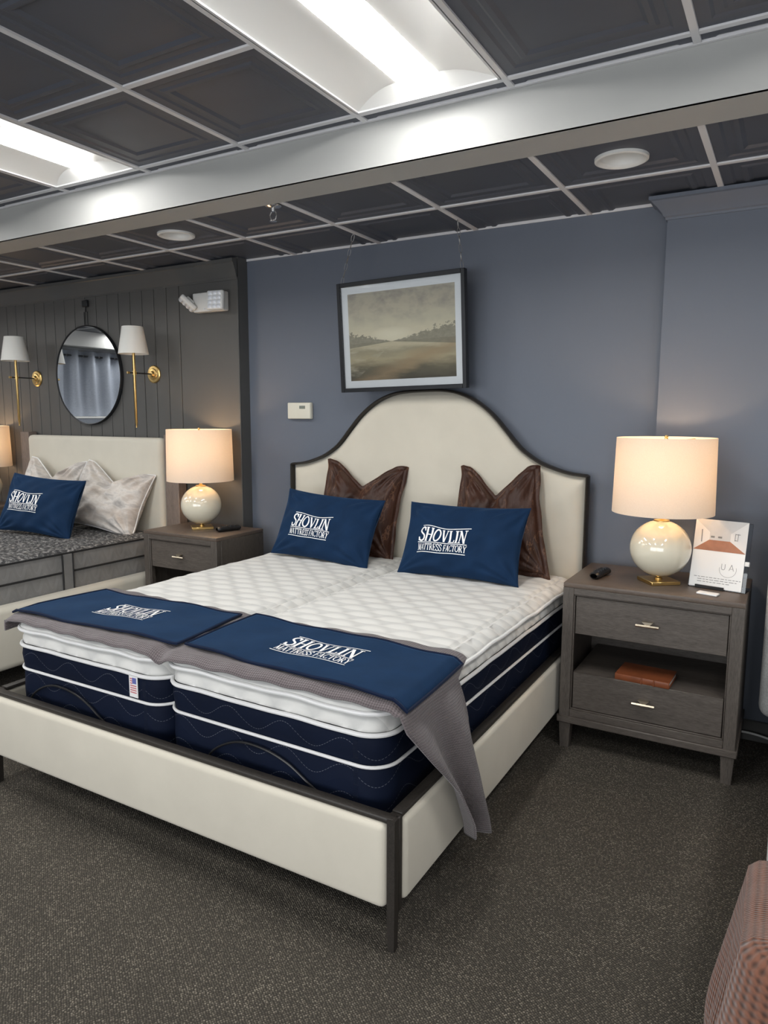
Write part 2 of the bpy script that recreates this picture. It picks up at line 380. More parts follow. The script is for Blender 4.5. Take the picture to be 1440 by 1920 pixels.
def lerp(a, b, t): return a + (b - a) * t
def interp(pts, x):
    if x <= pts[0][0]: return pts[0][1]
    for (a, va), (b_, vb) in zip(pts, pts[1:]):
        if x <= b_: return lerp(va, vb, (x - a) / (b_ - a))
    return pts[-1][1]
def catmull(p, n=8, closed=False):
    out = []; N = len(p); rng = N if closed else N - 1
    for i in range(rng):
        a, b_, c, d = (p[(i - 1) % N] if closed or i else p[0]), p[i], p[(i + 1) % N], (p[(i + 2) % N] if closed or i + 2 < N else p[-1])
        for k in range(n):
            t = k / n
            out.append(tuple(.5 * (2 * b_[q] + (c[q] - a[q]) * t + (2 * a[q] - 5 * b_[q] + 4 * c[q] - d[q]) * t * t + (3 * b_[q] - a[q] - 3 * c[q] + d[q]) * t ** 3) for q in range(len(b_))))
    if not closed: out.append(tuple(p[-1]))
    return out

# ------------------------------------------------------------------ lettering (drawn stroke by stroke)
def arc(cx, cy, rx, ry, a0, a1, n=12): return [(cx + rx * math.cos(R(lerp(a0, a1, i / n))), cy + ry * math.sin(R(lerp(a0, a1, i / n)))) for i in range(n + 1)]
K, Q = .155, .075   # thick and thin strokes
def serif(x, y, w=.30): return ([(x - w / 2, y), (x + w / 2, y)], Q * .8)
GL = {
 'S': (.66, [(catmull([(.58, .78), (.50, .93), (.32, .97), (.14, .86), (.14, .68), (.34, .54), (.54, .42), (.60, .22), (.48, .06), (.28, .03), (.12, .10), (.06, .26)], 4), .125), ([(.58, .98), (.585, .72)], Q), ([(.06, .02), (.055, .28)], Q)]),
 'H': (.86, [([(.18, 0), (.18, 1)], K), ([(.68, 0), (.68, 1)], K), ([(.18, .5), (.68, .5)], Q)] + [serif(x, y) for x in (.18, .68) for y in (.03, .97)]),
 'O': (.90, [(arc(.45, .5, .35, .46, 0, 360, 28), .12), (arc(.45, .5, .385, .44, 130, 230, 10), .10), (arc(.45, .5, .385, .44, -50, 50, 10), .10)]),
 'V': (.82, [([(.14, 1), (.43, .02)], K), ([(.70, 1), (.43, .02)], Q), serif(.14, .97), serif(.70, .97, .24)]),
 'L': (.68, [([(.20, 0), (.20, 1)], K), ([(.20, .04), (.62, .04)], Q), ([(.61, .0), (.63, .26)], Q), serif(.20, .97), serif(.18, .03)]),
 'I': (.40, [([(.20, 0), (.20, 1)], K), serif(.20, .97, .32), serif(.20, .03, .32)]),
 'N': (.86, [([(.16, 0), (.16, 1)], Q), ([(.70, 0), (.70, 1)], Q), ([(.16, 1), (.70, .0)], K), serif(.14, .97, .22), serif(.16, .03), serif(.70, .97)]),
 'M': (1.0, [([(.16, 0), (.20, 1)], Q), ([(.20, 1), (.50, .05)], K), ([(.50, .05), (.80, 1)], Q), ([(.80, 1), (.85, 0)], K), serif(.15, .03, .26), serif(.85, .03, .28)]),
 'A': (.84, [([(.12, 0), (.42, 1)], Q), ([(.42, 1), (.72, 0)], K), ([(.22, .34), (.62, .34)], Q), serif(.12, .03, .24), serif(.72, .03, .26)]),
 'T': (.76, [([(.38, 0), (.38, 1)], K), ([(.05, .96), (.71, .96)], Q), ([(.06, 1), (.05, .74)], Q), ([(.70, 1), (.71, .74)], Q), serif(.38, .03)]),
 'R': (.80, [([(.18, 0), (.18, 1)], K), ([(.18, .96), (.40, .96)] + arc(.40, .73, .18, .23, 90, -90, 10) + [(.18, .50)], .09), ([(.38, .5), (.70, .02)], K), serif(.18, .03), serif(.16, .97, .22), serif(.70, .03, .2)]),
 'E': (.70, [([(.18, 0), (.18, 1)], K), ([(.18, .96), (.60, .96)], Q), ([(.18, .5), (.50, .5)], Q), ([(.18, .04), (.62, .04)], Q), ([(.60, 1), (.60, .76)], Q), ([(.61, 0), (.64, .26)], Q), ([(.5, .6), (.5, .4)], Q)]),
 'F': (.66, [([(.18, 0), (.18, 1)], K), ([(.18, .96), (.60, .96)], Q), ([(.18, .5), (.48, .5)], Q), ([(.60, 1), (.60, .74)], Q), ([(.48, .6), (.48, .4)], Q), serif(.18, .03)]),
 'C': (.82, [(arc(.46, .5, .37, .46, 50, 310, 22), .11), ([(.71, .98), (.71, .68)], Q), ([(.71, .02), (.71, .26)], Q)]),
 'Y': (.80, [([(.12, 1), (.40, .48)], K), ([(.68, 1), (.40, .48)], Q), ([(.40, .5), (.40, 0)], K), serif(.12, .97, .26), serif(.68, .97, .24), serif(.40, .03)]),
 'U': (.86, [([(.16, 1), (.16, .35)] + arc(.43, .35, .27, .32, 180, 360, 12) + [(.70, 1)], .07)]),
 'a': (.86, [([(.10, 0), (.43, 1)], .07), ([(.43, 1), (.76, 0)], .07), ([(.22, .30), (.64, .30)], .05)]),
 ' ': (.38, []),
}
def layout(text, width, h, slant=0, k=1.0):
    tot = sum(GL[c][0] for c in text); sx = width / tot; x = 0; out = []
    for c in text:
        w, st = GL[c]
        for pts, th in st: out.append(([((x + px_) * sx + slant * py_ * h, py_ * h) for px_, py_ in pts], th * h * k))
        x += w
    return out
def shovlin(width):
    """strokes of the two-line mark, centred on 0,0"""
    s = width; out = []
    wv = lambda x: .028 * s * math.cos(2 * math.pi * (x / s - .12) * .95)
    for pts, th in layout('SHOVLIN', s * .955, s * .235, .07, .95):
        out.append(([(x + .01 * s, y * (1 + wv(x) / (.235 * s)) + .02 * s) for x, y in pts], th))
    for pts, th in layout('MATTRESS FACTORY', s * .99, s * .118, .05, .82): out.append(([(x, y - .140 * s) for x, y in pts], th))
    n = 24; lw = .013 * s
    out.append(([(lerp(.05 * s, 1.02 * s, i / n), .285 * s + wv(lerp(.05 * s, 1.02 * s, i / n))) for i in range(n + 1)], lw))
    for yy, a, c in ((.0, .0, .99), (-.172, -.02, .98)): out.append(([(lerp(a * s, c * s, i / n), yy * s) for i in range(n + 1)], lw))
    return [([(x - s * .5, y - .06 * s) for x, y in p], t) for p, t in out]
def strokes_mesh(strokes, fn, step=.012):
    """lay flat strokes on a surface given by fn(x, y) -> point"""
    mb = MB()
    for pts, th in strokes:
        P = []
        for a, b_ in zip(pts, pts[1:]):
            L = math.hypot(b_[0] - a[0], b_[1] - a[1]); n = max(1, int(L / step))
            P += [(lerp(a[0], b_[0], i / n), lerp(a[1], b_[1], i / n)) for i in range(n)]
        P.append(pts[-1]); vs_, fs = [], []
        for i, p in enumerate(P):
            a = P[max(0, i - 1)]; c = P[min(len(P) - 1, i + 1)]; dx, dy = c[0] - a[0], c[1] - a[1]; L = math.hypot(dx, dy) or 1
            nx, ny = -dy / L * th / 2, dx / L * th / 2
            vs_ += [fn(p[0] + nx, p[1] + ny), fn(p[0] - nx, p[1] - ny)]
            if i: fs.append((2 * i - 2, 2 * i - 1, 2 * i + 1, 2 * i))
        mb.add(vs_, fs)
    return mb

# ================================================================== THE SETTING
XL, XR, YFR = ROOM
o = MB().box(XL, XR, YFR, .10, -.05, 0).build('floor', 'carpet', smooth=False); tag(o, 'dark flecked loop pile carpet floor', kind='structure')
PX = -1.69; PY = -.10   # panelled wall right end and face
o = MB().box(PX - .4, XR, 0, .12, 0, H + .35).build('wall_back', 'blue', smooth=False); tag(o, 'blue painted wall behind the large bed', kind='structure')
# panelled wall at the left: backing, planks
wl = MB().box(XL, PX, PY + .012, 0, 0, H + .35).build('wall_panelled', 'charcoal', smooth=False); tag(wl, 'charcoal vertical plank wall behind the left bed', kind='structure')
plank_me = None; pitchp = .122; xlast = -2.217
def plank_mesh(w, z1):
    return MB().rbox(.003, w - .003, -.012, .0, 0, z1, .002, 1).mesh('plank', 'charcoal', ang=20)
plank_me = plank_mesh(pitchp, 2.41)
x = xlast - pitchp
while x > -5.2:
    link('plank', plank_me, wl, (x, PY + .012, 0)); x -= pitchp
MB().rbox(xlast + .0025, PX, PY - .0, PY + .012, 0, 2.41, .003, 1).build('plank', 'charcoal', wl, ang=20)
MB().box(XL, x + pitchp, PY, PY + .012, 0, 2.41).build('panel', 'charcoal', wl)
def crown(name, x0, x1, yf, z0, z1, proj, m, ret0=False, ret1=False, lab=None):
    # stepped crown profile running along x, with mitred returns at the ends
    prof = [(0, z0), (.10, z0), (.12, z0 + .10 * (z1 - z0)), (.22, z0 + .16 * (z1 - z0)), (.30, z0 + .30 * (z1 - z0)), (.55, z0 + .55 * (z1 - z0)), (.80, z0 + .74 * (z1 - z0)), (.86, z0 + .80 * (z1 - z0)), (1, z0 + .84 * (z1 - z0)), (1, z1), (0, z1)]
    mb = MB(); n = len(prof); vs_ = []
    a = [(x0 - (p * proj if ret0 else 0), yf - p * proj, z) for p, z in prof]; c = [(x1 + (p * proj if ret1 else 0), yf - p * proj, z) for p, z in prof]
    mb.add(a + c, [(i, (i + 1) % n, (i + 1) % n + n, i + n) for i in range(n)] + [tuple(range(n)), tuple(range(n, 2 * n))])
    for on_, arr in ((ret0, a), (ret1, c)):
        if on_:
            back = [(q[0], 0.0, q[2]) for q in arr]; xx = x0 if on_ is ret0 and arr is a else x1
            inner = [(xx, 0.0, z) for p, z in prof]
            mb.add(arr + back, [(i, (i + 1) % n, (i + 1) % n + n, i + n) for i in range(n)])
    o = mb.build(name, m, ang=25); tag(o, lab, kind='structure'); return o
crown('trim_1', XL, PX, PY, 2.395, H - .002, .045, 'charcoal', False, False, 'charcoal crown moulding above the plank wall')
# pilaster at the right
PLX, PLY = .925, -.10
o = MB().box(PLX, XR, PLY, -.001, 0, H + .1).build('wall_pilaster', 'blue', smooth=False); tag(o, 'projecting blue painted wall section behind the right nightstand', kind='structure')
crown('trim_2', PLX, XR, PLY, 2.425, H - .002, .075, 'blue', True, False, 'blue crown moulding on the projecting wall section')
o = MB().rbox(PLX - .002, XR, PLY - .014, PLY - .0005, 0, .10, .004, 1).build('baseboard_right', 'charcoal'); tag(o, 'dark baseboard along projecting wall', kind='structure')
o = MB().rbox(PX, PLX - .003, -.014, -.0005, 0, .10, .004, 1).build('baseboard_back', 'charcoal'); tag(o, 'dark baseboard along blue wall', kind='structure')
for nm, bx in (('wall_left', (XL - .1, XL, YFR, .1)), ('wall_right', (XR, XR + .1, YFR, .1)), ('wall_front', (XL - .1, XR + .1, YFR - .1, YFR))):
    o = MB().box(*bx, 0, H2 + .3).build(nm, 'offwall', smooth=False); tag(o, 'pale grey shop wall out of view', kind='structure')

# --- ceiling: hidden deck, tiles, grid bars
ceil = MB().box(XL, XR, YFR, .1, H2 + .16, H2 + .22).build('ceiling', 'tile', smooth=False); tag(ceil, 'dark coffered panel ceiling in a pale metal grid', kind='structure')
def tile_mesh(name, cut_y=None, hole=None, light=None):
    a = T / 2 - .002
    prof = [(a, .004), (a - .050, .004), (a - .060, .009), (a - .085, .009), (a - .095, .004), (a - .112, .004), (a - .126, .012), (a - .131, .012)]
    mb = MB(); rings = []
    for r, z in prof: rings.append([(-r, -r, z), (r, -r, z), (r, r, z), (-r, r, z)])
    mb.v = [p for rg in rings for p in rg]; mb.uv = [(0, 0)] * len(mb.v)
    for i in range(len(prof) - 1):
        for k in range(4): mb.f.append((i * 4 + k, i * 4 + (k + 1) % 4, i * 4 + 4 + (k + 1) % 4, i * 4 + 4 + k))
    b0 = (len(prof) - 1) * 4; rr, zz = prof[-1]
    if hole is None: mb.f.append((b0, b0 + 1, b0 + 2, b0 + 3))
    else:
        hx, hy, hr = hole; n = 32; sq, ci = [], []
        for k in range(n):
            t = 2 * math.pi * (k + .5) / n; c, s_ = math.cos(t), math.sin(t); m = max(abs(c), abs(s_))
            sq.append((rr * c / m, rr * s_ / m, zz)); ci.append((hx + hr * c, hy + hr * s_, zz))
        mb.add(sq + ci, [(k, (k + 1) % n, n + (k + 1) % n, n + k) for k in range(n)])
        cn = [(rr, rr), (-rr, rr), (-rr, -rr), (rr, -rr)]
        for q, (cx, cy) in enumerate(cn):
            k0 = n // 8 - 1 + q * n // 4; mb.add([sq[k0 % n], (cx, cy, zz), sq[(k0 + 1) % n]], [(0, 1, 2)])
    me = mb.mesh(name, 'tile', smooth=False)
    if cut_y is not None:
        lo, hi = cut_y; bm = bmesh.new(); bm.from_mesh(me)
        for co, no in ((lo, -1), (hi, 1)):
            bmesh.ops.bisect_plane(bm, geom=bm.verts[:] + bm.edges[:] + bm.faces[:], plane_co=(0, co, 0), plane_no=(0, no, 0), clear_outer=True)
        bm.to_mesh(me); bm.free()
    return me
def put_tile(me, cx, cy, z): return link('ceiling_tile', me, ceil, (cx, cy, z))
t_full = tile_mesh('ceiling_tile'); t_back = tile_mesh('ceiling_tile_cut', (-T / 2, -.003 - YB - T / 2))
t_hole = tile_mesh('ceiling_tile_hole', None, (-.008, .078, .098))
DOWN = []
kmin = int((XL - XB) / T); kmax = int((XR - XB) / T)
for k in range(-6, 4):
    cx = XB + (k + .5) * T
    hole = k in (3, -1, -5)
    put_tile(t_hole if hole else t_full, cx, YB - T / 2, H)
    if hole: DOWN.append((cx - .008, YB - T / 2 + .078))
    put_tile(t_back, cx, YB + T / 2, H)
for k in (4, 5): put_tile(t_full, XB + (k + .5) * T, YB - T / 2, H); put_tile(t_back, XB + (k + .5) * T, YB + T / 2, H)
FIX = []
for k in range(-9, 9):
    for j in range(0, 8):
        cx, cy = XF + (k + .5) * T, YF - (j + .5) * T
        if cx + T / 2 > XR or cx - T / 2 < XL: continue
        fx = k % 3 == 0
        if fx and j in (0, 1, 4, 5):
            if j in (0, 4): FIX.append((XF + (k + .5) * T, YF - (j + 1) * T))
            continue
        put_tile(t_full, cx, cy, H2)
t_strip = tile_mesh('ceiling_tile_strip', (-T / 2, -T / 2 + .074))
for k in range(-9, 9):
    cx = XF + (k + .5) * T
    if cx + T / 2 > XR or cx - T / 2 < XL: continue
    put_tile(t_strip, cx, YF + T / 2, H2)
bw = .0125
def bar(x0, x1, y0, y1, z): MB().rbox(x0, x1, y0, y1, z - .003, z + .012, .0015, 1).build('grid_bar', 'grid', ceil)
for k in range(-6, 7): bar(XB + k * T - bw, XB + k * T + bw, -1.08, -.002, H)
bar(-4.9, XR - .01, YB - bw, YB + bw, H + .0006)
bar(PX, PLX, -.0075, -.001, H + .0004)
for k in range(-9, 9):
    if XL < XF + k * T < XR: bar(XF + k * T - bw, XF + k * T + bw, YF - 8 * T, YF + .07, H2)
for j in range(0, 9):
    if j in (1, 5):
        for k in range(-9, 9):
            if k % 3 and XF + k * T > XL and XF + (k + 1) * T < XR: bar(XF + k * T + bw, XF + (k + 1) * T - bw, YF - j * T - bw, YF - j * T + bw, H2 + .0006)
    else: bar(XL + .02, XR - .02, YF - j * T - bw, YF - j * T + bw, H2 + .0006)
bar(XL + .02, XR - .02, YF + .062, YF + .078, H2 - .001)
# soffit step (painted face and underside)
SY = -1.155
o = MB().box(XL, XR, SY, SY + .015, H - .012, H2 + .12).add(*(lambda m: (m.v, m.f))(MB().box(XL, XR, SY + .0002, -.957, H - .012, H - .005))).build('beam', 'soffit', smooth=False); tag(o, 'pale painted beam step across the ceiling', kind='structure')
MB().rbox(XL, XR, -.957, -.945, H - .006, H + .004, .001, 1).build('edge_angle', 'grid', o)

# --- ceiling light fixtures
def fixture(cx, cy, i):
    vis = {(-1.59, 0): 0}
    lab = 'lit two by four recessed ceiling light, '
    if abs(cx - .24) < .05 and cy > -2.5: lab += 'the large one at the top centre'
    elif abs(cx + 1.59) < .05 and cy > -2.5: lab += 'the one cut off by the left edge'
    else: lab += 'out of view further along the shop'
    t = thing('ceiling_light', (cx, cy, H2), lab, 'ceiling light', 'recessed fluorescent ceiling lights')
    w, l = T / 2 - .014, T - .014
    f = MB()
    for s in (-1, 1): f.box(s * w - .006, s * w + .006, -l, l, -.003, .02); f.box(-w, w, s * l - .006, s * l + .006, -.003, .02)
    f.build('rim', 'grid', t)
    d = .085
    for s in (-1, 1):
        MB().grid(lambda a, c: (s * lerp(w - .004, .085, a), lerp(-l, l, c), .002 + .040 * math.sin(a * math.pi / 2) ** .9), 12, 1).build('reflector', 'reflector', t)
        MB().grid(lambda a, c: (lerp(-w, w, a), s * lerp(l - .004, l - .07, c), lerp(.002, .044, c)), 8, 1).build('end_plate', 'reflector', t)
    MB().grid(lambda a, c: (d * math.cos(math.pi * a), lerp(-l + .06, l - .06, c), .044 - .012 * math.sin(math.pi * a)), 14, 1).build('diffuser', 'tube', t)
    for s in (-1, 1):
        e = MB(); n = 14
        e.add([(d * math.cos(math.pi * k / n), s * (l - .06), .044 - .012 * math.sin(math.pi * k / n)) for k in range(n + 1)], [tuple(range(n + 1))]); e.build('diffuser_end', 'tube', t)
    return t
for i, (cx, cy) in enumerate(FIX): fixture(cx, cy, i)

# --- downlights
for i, (dx, dy) in enumerate(DOWN):
    lab = ['white unlit round recessed downlight nearest the grey end wall', 'white unlit round recessed downlight above the wall lights', 'white unlit round recessed downlight above the right nightstand'][[-5, -1, 3].index(round((dx + .008 - XB) / T - .5))]
    t = thing('downlight', (dx, dy, H), lab, 'downlight', 'round recessed downlights')
    MB().lathe([(.104, .012), (.103, .002), (.095, -.001), (.084, .004), (.080, .012)], n=40).build('trim_ring', 'white', t)
    MB().lathe([(.082, .010), (.074, .040), (.060, .065), (.040, .080), (.0, .084)], n=40).build('reflector', 'reflector', t)
    MB().lathe([(.0, .050), (.022, .052), (.030, .060), (.030, .080)], n=24).build('bulb', 'white', t)
# --- sprinkler
t = thing('sprinkler', (-.745, -.907, H), 'chrome fire sprinkler head below the ceiling tile', 'sprinkler')
MB().lathe([(.0, .0), (.040, .0), (.040, -.004), (.030, -.010), (.012, -.014), (.010, -.030), (.0, -.030)], n=28).build('escutcheon', 'chrome', t)
MB().tube([(-.012, 0, -.028), (-.020, 0, -.045), (-.014, 0, -.064), (0, 0, -.070)], .003, 6).tube([(.012, 0, -.028), (.020, 0, -.045), (.014, 0, -.064), (0, 0, -.070)], .003, 6).build('yoke', 'chrome', t)
MB().lathe([(.0, -.070), (.018, -.071), (.018, -.074), (.0, -.076)], n=16).build('deflector', 'chrome', t)

# ================================================================== KING BED
BX0, BX1 = -1.288, .612; BYF, BYH = -2.13, -.03
bed = thing('bed', ((BX0 + BX1) / 2, (BYF + BYH) / 2, 0), 'large cream upholstered bed frame with arched headboard and dark wood trim', 'bed')
ox, oy = bed.location.x, bed.location.y
hbp = [(-1.288, 1.222), (-1.19, 1.232), (-1.101, 1.256), (-1.02, 1.288), (-.939, 1.340), (-.885, 1.392), (-.835, 1.450), (-.75, 1.540), (-.651, 1.611), (-.547, 1.653), (-.445, 1.668), (-.340, 1.672)]
mid = -.338
left = [(p[0], p[1]) for p in hbp]; right = [(2 * mid - p[0], p[1] + .004) for p in reversed(hbp[:-1])]
topc = catmull(left + right, 5)
def ztop(x): return interp(topc, x)
def hb_panel(a, c):
    x = lerp(BX0 + .014, BX1 - .014, a); zt = ztop(x) - .015; z = lerp(.16, zt, c)
    d = min(x - BX0 - .014, BX1 - .014 - x, (zt - z) * .85, z - .16)
    y = -.055 - .045 * (1 - math.exp(-max(d, 0) / .022))
    return (x - ox, y - oy, z)
MB().grid(hb_panel, 150, 90).box(BX0 + .03 - ox, BX1 - .03 - ox, -.056 - oy, -.03 - oy, .16, 1.2).build('headboard_panel', 'cream', bed)
# trim following the outline: rectangular moulding
path = [(BX0 + .008, .0), (BX0 + .008, .6)] + [(min(max(x, BX0 + .008), BX1 - .008), z - .008) for x, z in topc] + [(BX1 - .008, .6), (BX1 - .008, .0)]
tr = MB(); rings = []
for i, p in enumerate(path):
    a = path[max(0, i - 1)]; c = path[min(len(path) - 1, i + 1)]; tx, tz = c[0] - a[0], c[1] - a[1]; L = math.hypot(tx, tz); nx, nz = -tz / L, tx / L; w = .0075
    cs = [(-w, -.062), (w, -.062), (w, -.092), (w * .5, -.101), (-w * .3, -.106), (-w, -.098)]
    rings.append([(p[0] + nx * q - ox, y - oy, p[1] + nz * q) for q, y in cs])
n = 6; tr.add([v for r_ in rings for v in r_], [(i * n + k, i * n + (k + 1) % n, (i + 1) * n + (k + 1) % n, (i + 1) * n + k) for i in range(len(rings) - 1) for k in range(n)] + [tuple(range(n)), tuple((len(rings) - 1) * n + k for k in range(n))])
tr.build('headboard_trim', 'darkwood', bed, ang=30)
def cushion_panel(mb, x0, x1, z0, z1, y0, y1, r=.028, mat=None): mb.rbox(x0, x1, y0, y1, z0, z1, r, 4, mat)
RT = .40; RB = .128
p = MB(); cushion_panel(p, BX0 + .022 - ox, BX1 - .022 - ox, RB, RT - .012, BYF - .014 - oy, BYF + .034 - oy, .022); p.build('foot_panel', 'cream', bed)
MB().rbox(BX0 + .004 - ox, BX1 - .004 - ox, BYF + .000 - oy, BYF + .034 - oy, RT - .012, RT + .004, .004, 2).build('foot_trim', 'darkwood', bed)
for s, xx in ((-1, BX0), (1, BX1)):
    p = MB(); lo, hi = (xx - .012, xx + .034) if s < 0 else (xx - .034, xx + .012)
    cushion_panel(p, lo - ox, hi - ox, RB, RT - .012, BYF + .049 - oy, -.125 - oy, .021); p.build('side_panel', 'cream', bed)
    lo, hi = (xx, xx + .034) if s < 0 else (xx - .034, xx)
    MB().rbox(lo - ox, hi - ox, BYF + .05 - oy, -.112 - oy, RT - .012, RT + .003, .004, 2).build('side_trim', 'darkwood', bed)
    # foot leg: square post that tapers below the panel
    lg = MB(); cx, cy = xx - s * .008 - ox, BYF + .010 - oy
    rr = [(.0125, RT + .003), (.0125, RB + .01), (.0125, RB - .02), (.0105, 0)]
    lg.add([(cx + sx * r_, cy + sy * r_, z) for r_, z in rr for sx, sy in ((-1, -1), (1, -1), (1, 1), (-1, 1))], [(i * 4 + k, i * 4 + (k + 1) % 4, i * 4 + 4 + (k + 1) % 4, i * 4 + 4 + k) for i in range(3) for k in range(4)] + [(0, 1, 2, 3), (12, 13, 14, 15)])
    lg.build('leg', 'darkwood', bed, smooth=False)
    MB().rbox(*sorted((xx - s * .034 - ox, xx + s * .003 - ox)), BYF + .026 - oy, BYF + .048 - oy, RB - .02, RT, .003, 1).build('corner_trim', 'darkwood', bed)
MB().box(BX0 + .07 - ox, BX1 - .07 - ox, BYF + .08 - oy, -.14 - oy, .10, .17).build('slat_deck', 'black', bed)

# --- adjustable bases with retainer bars, mattresses
MXC = -.357; MX0, MX1 = -1.222, .552; MYF, MYH = -2.052, -.125
def rr_path(x0, x1, y0, y1, r, ns=60, nc=10):
    pts = []
    def seg(a, b_, n):
        for i in range(n): pts.append((lerp(a[0], b_[0], i / n), lerp(a[1], b_[1], i / n)))
    cs = [(x1 - r, y0 + r, -90), (x1 - r, y1 - r, 0), (x0 + r, y1 - r, 90), (x0 + r, y0 + r, 180)]
    ends = []
    for cx, cy, a0 in cs: ends.append(arc(cx, cy, r, r, a0, a0 + 90, nc))
    L = [y1 - y0, x1 - x0, y1 - y0, x1 - x0]
    for q in range(4):
        pts += ends[q][:-1]; a = ends[q][-1]; b_ = ends[(q + 1) % 4][0]; seg(a, b_, max(4, int(L[q] / .022)))
    # normals + arc length
    N = len(pts); out = []; s = 0
    for i in range(N):
        a, c = pts[i - 1], pts[(i + 1) % N]; tx, ty = c[0] - a[0], c[1] - a[1]; l = math.hypot(tx, ty) or 1
        out.append((pts[i][0], pts[i][1], ty / l, -tx / l, s)); s += math.hypot(pts[(i + 1) % N][0] - pts[i][0], pts[(i + 1) % N][1] - pts[i][1])
    return out
def sweep(path, prof, scale_uv=True):
    N = len(path); mb = MB()
    def fn(a, c):
        x, y, nx, ny, s = path[round(a * N) % N]; off, z = prof[round(c * (len(prof) - 1))]
        return (x + nx * off, y + ny * off, z, s, z)
    return mb.grid(fn, N, len(prof) - 1, True)
def quilt_h(x, y, px=.150, py=.072, amp=.010):
    # scalloped cells: rows of domes offset by half, each overlapping the next like scales
    best = 9
    j0 = math.floor(y / py)
    for j in (j0 - 1, j0, j0 + 1):
        sh = .5 * px * (j % 2); i0 = math.floor((x - sh) / px)
        for i in (i0, i0 + 1):
            dx = (x - sh - i * px) / (px * .58); dy = (y - j * py) / (py * .98); d = dx * dx + dy * dy
            if d < best: best = d
    return amp * (1 - min(best, 1.0)) ** .6
def mattress(x0, x1, lab, grp, tagged, yaw=0):
    cx, cy = (x0 + x1) / 2, (MYF + MYH) / 2
    t = thing('mattress', (cx, cy, .30), lab, 'mattress', grp, (0, 0, yaw))
    pth = rr_path(x0 - cx, x1 - cx, MYF - cy, MYH - cy, .085)
    Z = -.30
    body = sweep(pth, [(-.015, .30 + Z), (0, .315 + Z), (.004, .40 + Z), (0, .487 + Z), (-.003, .495 + Z), (.0, .503 + Z), (.006, .55 + Z), (.0, .590 + Z), (-.03, .597 + Z)])
    body.build('body', 'navymat', t, ang=60)
    N = len(pth); mb = MB()
    # lower quilted gusset, then overhanging pillow top, then quilted top surface
    def wob(s, amp): return amp * (math.sin(s * 17) + .6 * math.sin(s * 31 + 1) + .4 * math.sin(s * 7.3))
    side = [(-.03, .592), (-.002, .600), (.002, .612), (.0, .625), (-.010, .640), (-.022, .648), (-.008, .654), (.004, .662), (.006, .668), (.002, .678), (-.012, .690), (-.030, .697)]
    rows = []
    for off, z in side:
        r_ = []
        for (x, y, nx, ny, s) in pth:
            g = abs(math.sin(math.pi * s / .105)); kk = off - (.011 * (1 - g) if .60 < z < .64 or z > .67 else 0)
            zz = z + (wob(s, .0022) if z > .63 else 0)
            r_.append((x + nx * kk, y + ny * kk, zz + Z))
        rows.append(r_)
    NR = 64
    for q in range(1, NR + 1):
        r_ = []; t_ = q / NR
        for (x, y, nx, ny, s) in pth:
            bx_, by_ = x + nx * -.030, y + ny * -.030
            xx = bx_ * (1 - t_) + 0 * t_; yy = lerp(by_, by_ * .55, t_)
            e = min((x1 - x0) / 2 - abs(xx), (MYH - MYF) / 2 - abs(yy)); 
            seam = -.008 * math.exp(-((e - .055) / .007) ** 2)
            qh = quilt_h(xx + cx, yy + cy) if e > .06 else .004
            zz = .697 + .006 * min(1, max(0, (e - .03) / .1)) + seam + (qh - .004) * min(1, max(0, (e - .03) / .03))
            r_.append((xx, yy, zz + Z))
        rows.append(r_)
    vs_ = [v for r_ in rows for v in r_]; fs = []
    for j in range(len(rows) - 1):
        for i in range(N): fs.append((j * N + i, j * N + (i + 1) % N, (j + 1) * N + (i + 1) % N, (j + 1) * N + i))
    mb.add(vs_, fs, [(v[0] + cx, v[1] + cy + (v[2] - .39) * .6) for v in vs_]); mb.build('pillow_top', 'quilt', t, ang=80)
    for off, z, wb in ((.004, .495, 0), (.006, .594, .001), (.010, .661, .0022)):
        MB().tube([(x + nx * off, y + ny * off, z + Z + wob(s, wb)) for x, y, nx, ny, s in pth], .0075 if z > .5 else .0055, 8, True).build('piping', 'whitefab', t)
    if tagged:
        tx = -.505 - cx - .0; yy = MYF - cy - .008
        tg = MB().rbox(tx - .022, tx + .022, yy - .002, yy + .001, .508 + Z, .592 + Z, .0005, 1).build('fabric_tag', 'whitefab', t); tg['label'] = 'white fabric tag with printed flag'
        MB().box(tx - .004, tx + .016, yy - .0028, yy - .0021, .560 + Z, .582 + Z).build('flag_field', 'flagblue', tg)
        for k in range(7): MB().box(tx - .016, tx - .004 if k < 3 else tx + .016, yy - .0028, yy - .0021, .5755 + Z - k * .0085, .5795 + Z - k * .0085).build('flag_stripe', 'flagred', tg)
    return t
mattress(MX0, MXC - .006, 'navy and white pillow-top mattress on the left half of the large bed, tag at foot', 'paired split king mattresses', True)
mattress(MXC + .006, MX1, 'navy and white pillow-top mattress on the right half of the large bed, beside the nightstand', 'paired split king mattresses', False, R(-.9))
for x0, x1, a, lab in ((MX0, MXC, -.875, 'black adjustable base with wire mattress retainer under the left mattress'), (MXC, MX1, .095, 'black adjustable base with wire mattress retainer under the right mattress')):
    t = thing('adjustable_base', ((x0 + x1) / 2, -1.08, .17), lab, 'bed base', 'adjustable bases')
    cx = t.location.x
    MB().rbox(x0 + .02 - cx, x1 - .02 - cx, -.93, .93, 0, .125, .01, 2).build('platform', 'black', t)
    pts = [(a + px_ - cx, -2.068 + 1.08, pz_ - .17) for px_, pz_ in catmull([(-.275, .26), (-.24, .37), (-.185, .425), (-.095, .462), (.01, .462), (.10, .438), (.17, .400), (.23, .36), (.27, .27)], 5)]
    MB().tube(pts, .004, 8).build('retainer_bar', 'black', t)

